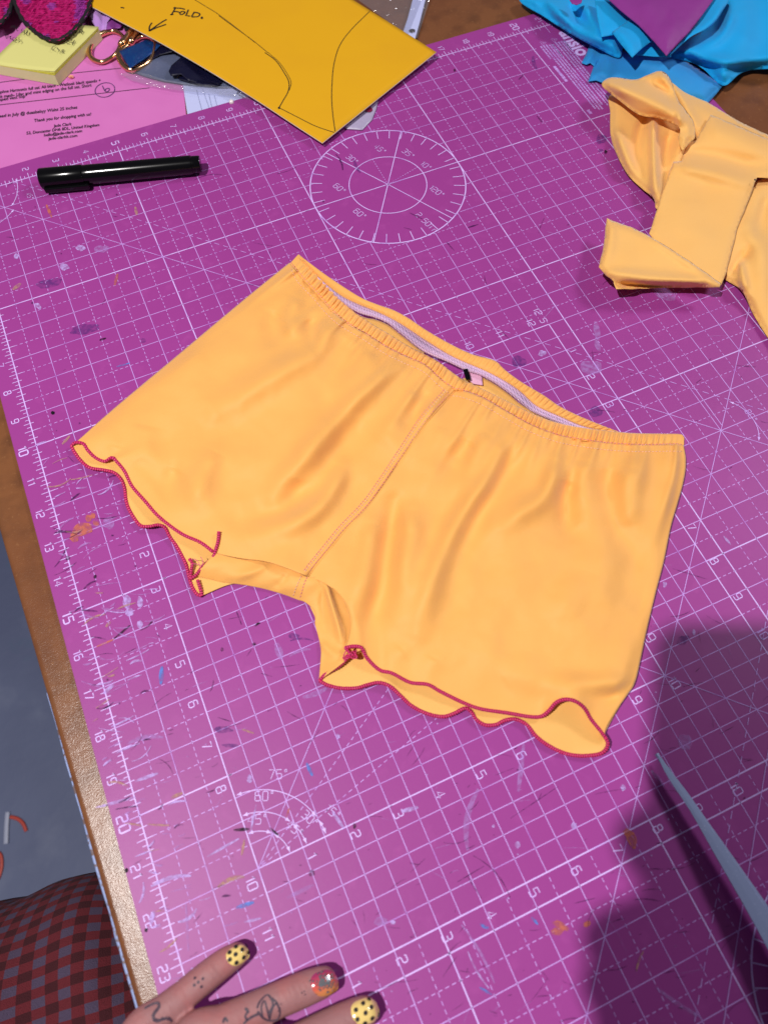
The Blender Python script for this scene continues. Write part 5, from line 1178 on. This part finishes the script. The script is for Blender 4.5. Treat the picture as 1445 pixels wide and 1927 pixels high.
bmesh.ops.recalc_face_normals(bm, faces=bm.faces); bmesh.ops.bevel(bm, geom=[e for e in bm.edges if e.calc_face_angle(0) > 1], offset=.0015, segments=2, affect='EDGES')
me = bpy.data.meshes.new('phone_body'); bm.to_mesh(me); bm.free(); link('phone_body', me, mBlack, phone)
hp = MB()
def cp(x, y, z, r): p = CAMP(x, y, z); return (p.x, p.y, p.z, r*IN)
PX = -.7
for yy, bx0 in ((2.1, -1.6), (3.5, -1.98), (4.1, -1.95), (4.6, -1.75)):
    chain(hp, [cp(PX-.2, yy-.5, .2, .24), cp(PX-.9, yy-.35, .24, .28), cp(PX+bx0, yy, .1, .3), cp(PX+bx0-.05, yy+.25, -.5, .32), cp(PX+bx0+.3, yy+.6, -1.0, .36)])
chain(hp, [cp(PX+1.1, 2.9, -.75, .3), cp(PX+.4, 3.5, -.85, .36), cp(PX-.6, 4.4, -1.15, .45)])
for yy, bx0 in ((2.1, -1.3), (3.5, -1.7), (4.1, -1.65), (4.6, -1.45)): chain(hp, [cp(PX+bx0, yy+.6, -1.0, .38), cp(PX-1.0, yy+1.3, -1.35, .5), cp(PX-.6, 6.2, -1.6, .7)])
chain(hp, [cp(PX-.6, 6.0, -1.6, .8), cp(PX-.6, 7.4, -1.9, .9), cp(PX-.9, 10.5, -2.6, 1.2), cp(PX-1.5, 14, -3.5, 1.5)], 20)
h2 = hp.build('phone_hand', mSkin, person, True)
m = h2.modifiers.new('skin', 'REMESH'); m.mode = 'VOXEL'; m.voxel_size = .002; m.use_smooth_shade = True
m = h2.modifiers.new('soft', 'SMOOTH'); m.factor = .5; m.iterations = 5

# ---------------------------------------------------------------- scraps on the floor
FZ = -29*IN
def floor_tube(name, pts, r, mat, lab, cat, flat=1.):
    mb = MB(); mb.tube([P(x, y, FZ+r*flat+.0005) for x, y in smooth_curve(pts, 30)], r, 8, flat=flat); return tag(mb.build(name, mat, None, True), lab, cat)
mOrg = material('orange_strip', srgb(186, 66, 52), .5)
floor_tube('plastic_strip', [(15,1528),(13,1556),(12,1588)], .0036, material('white_strip', srgb(170, 176, 200), .5), 'straight white strip on the floor beside the table', 'strip', .3)
floor_tube('rubber_offcut', [(20,1537),(34,1541),(44,1550),(50,1564)], .0026, mOrg, 'curved orange offcut on the floor touching the white strip', 'offcut', .4)
floor_tube('rubber_offcut', [(-8,1602),(1,1608),(4,1622),(2,1640),(-4,1656)], .0026, mOrg, 'curved orange offcut on the floor at the left edge of the picture', 'offcut', .4)
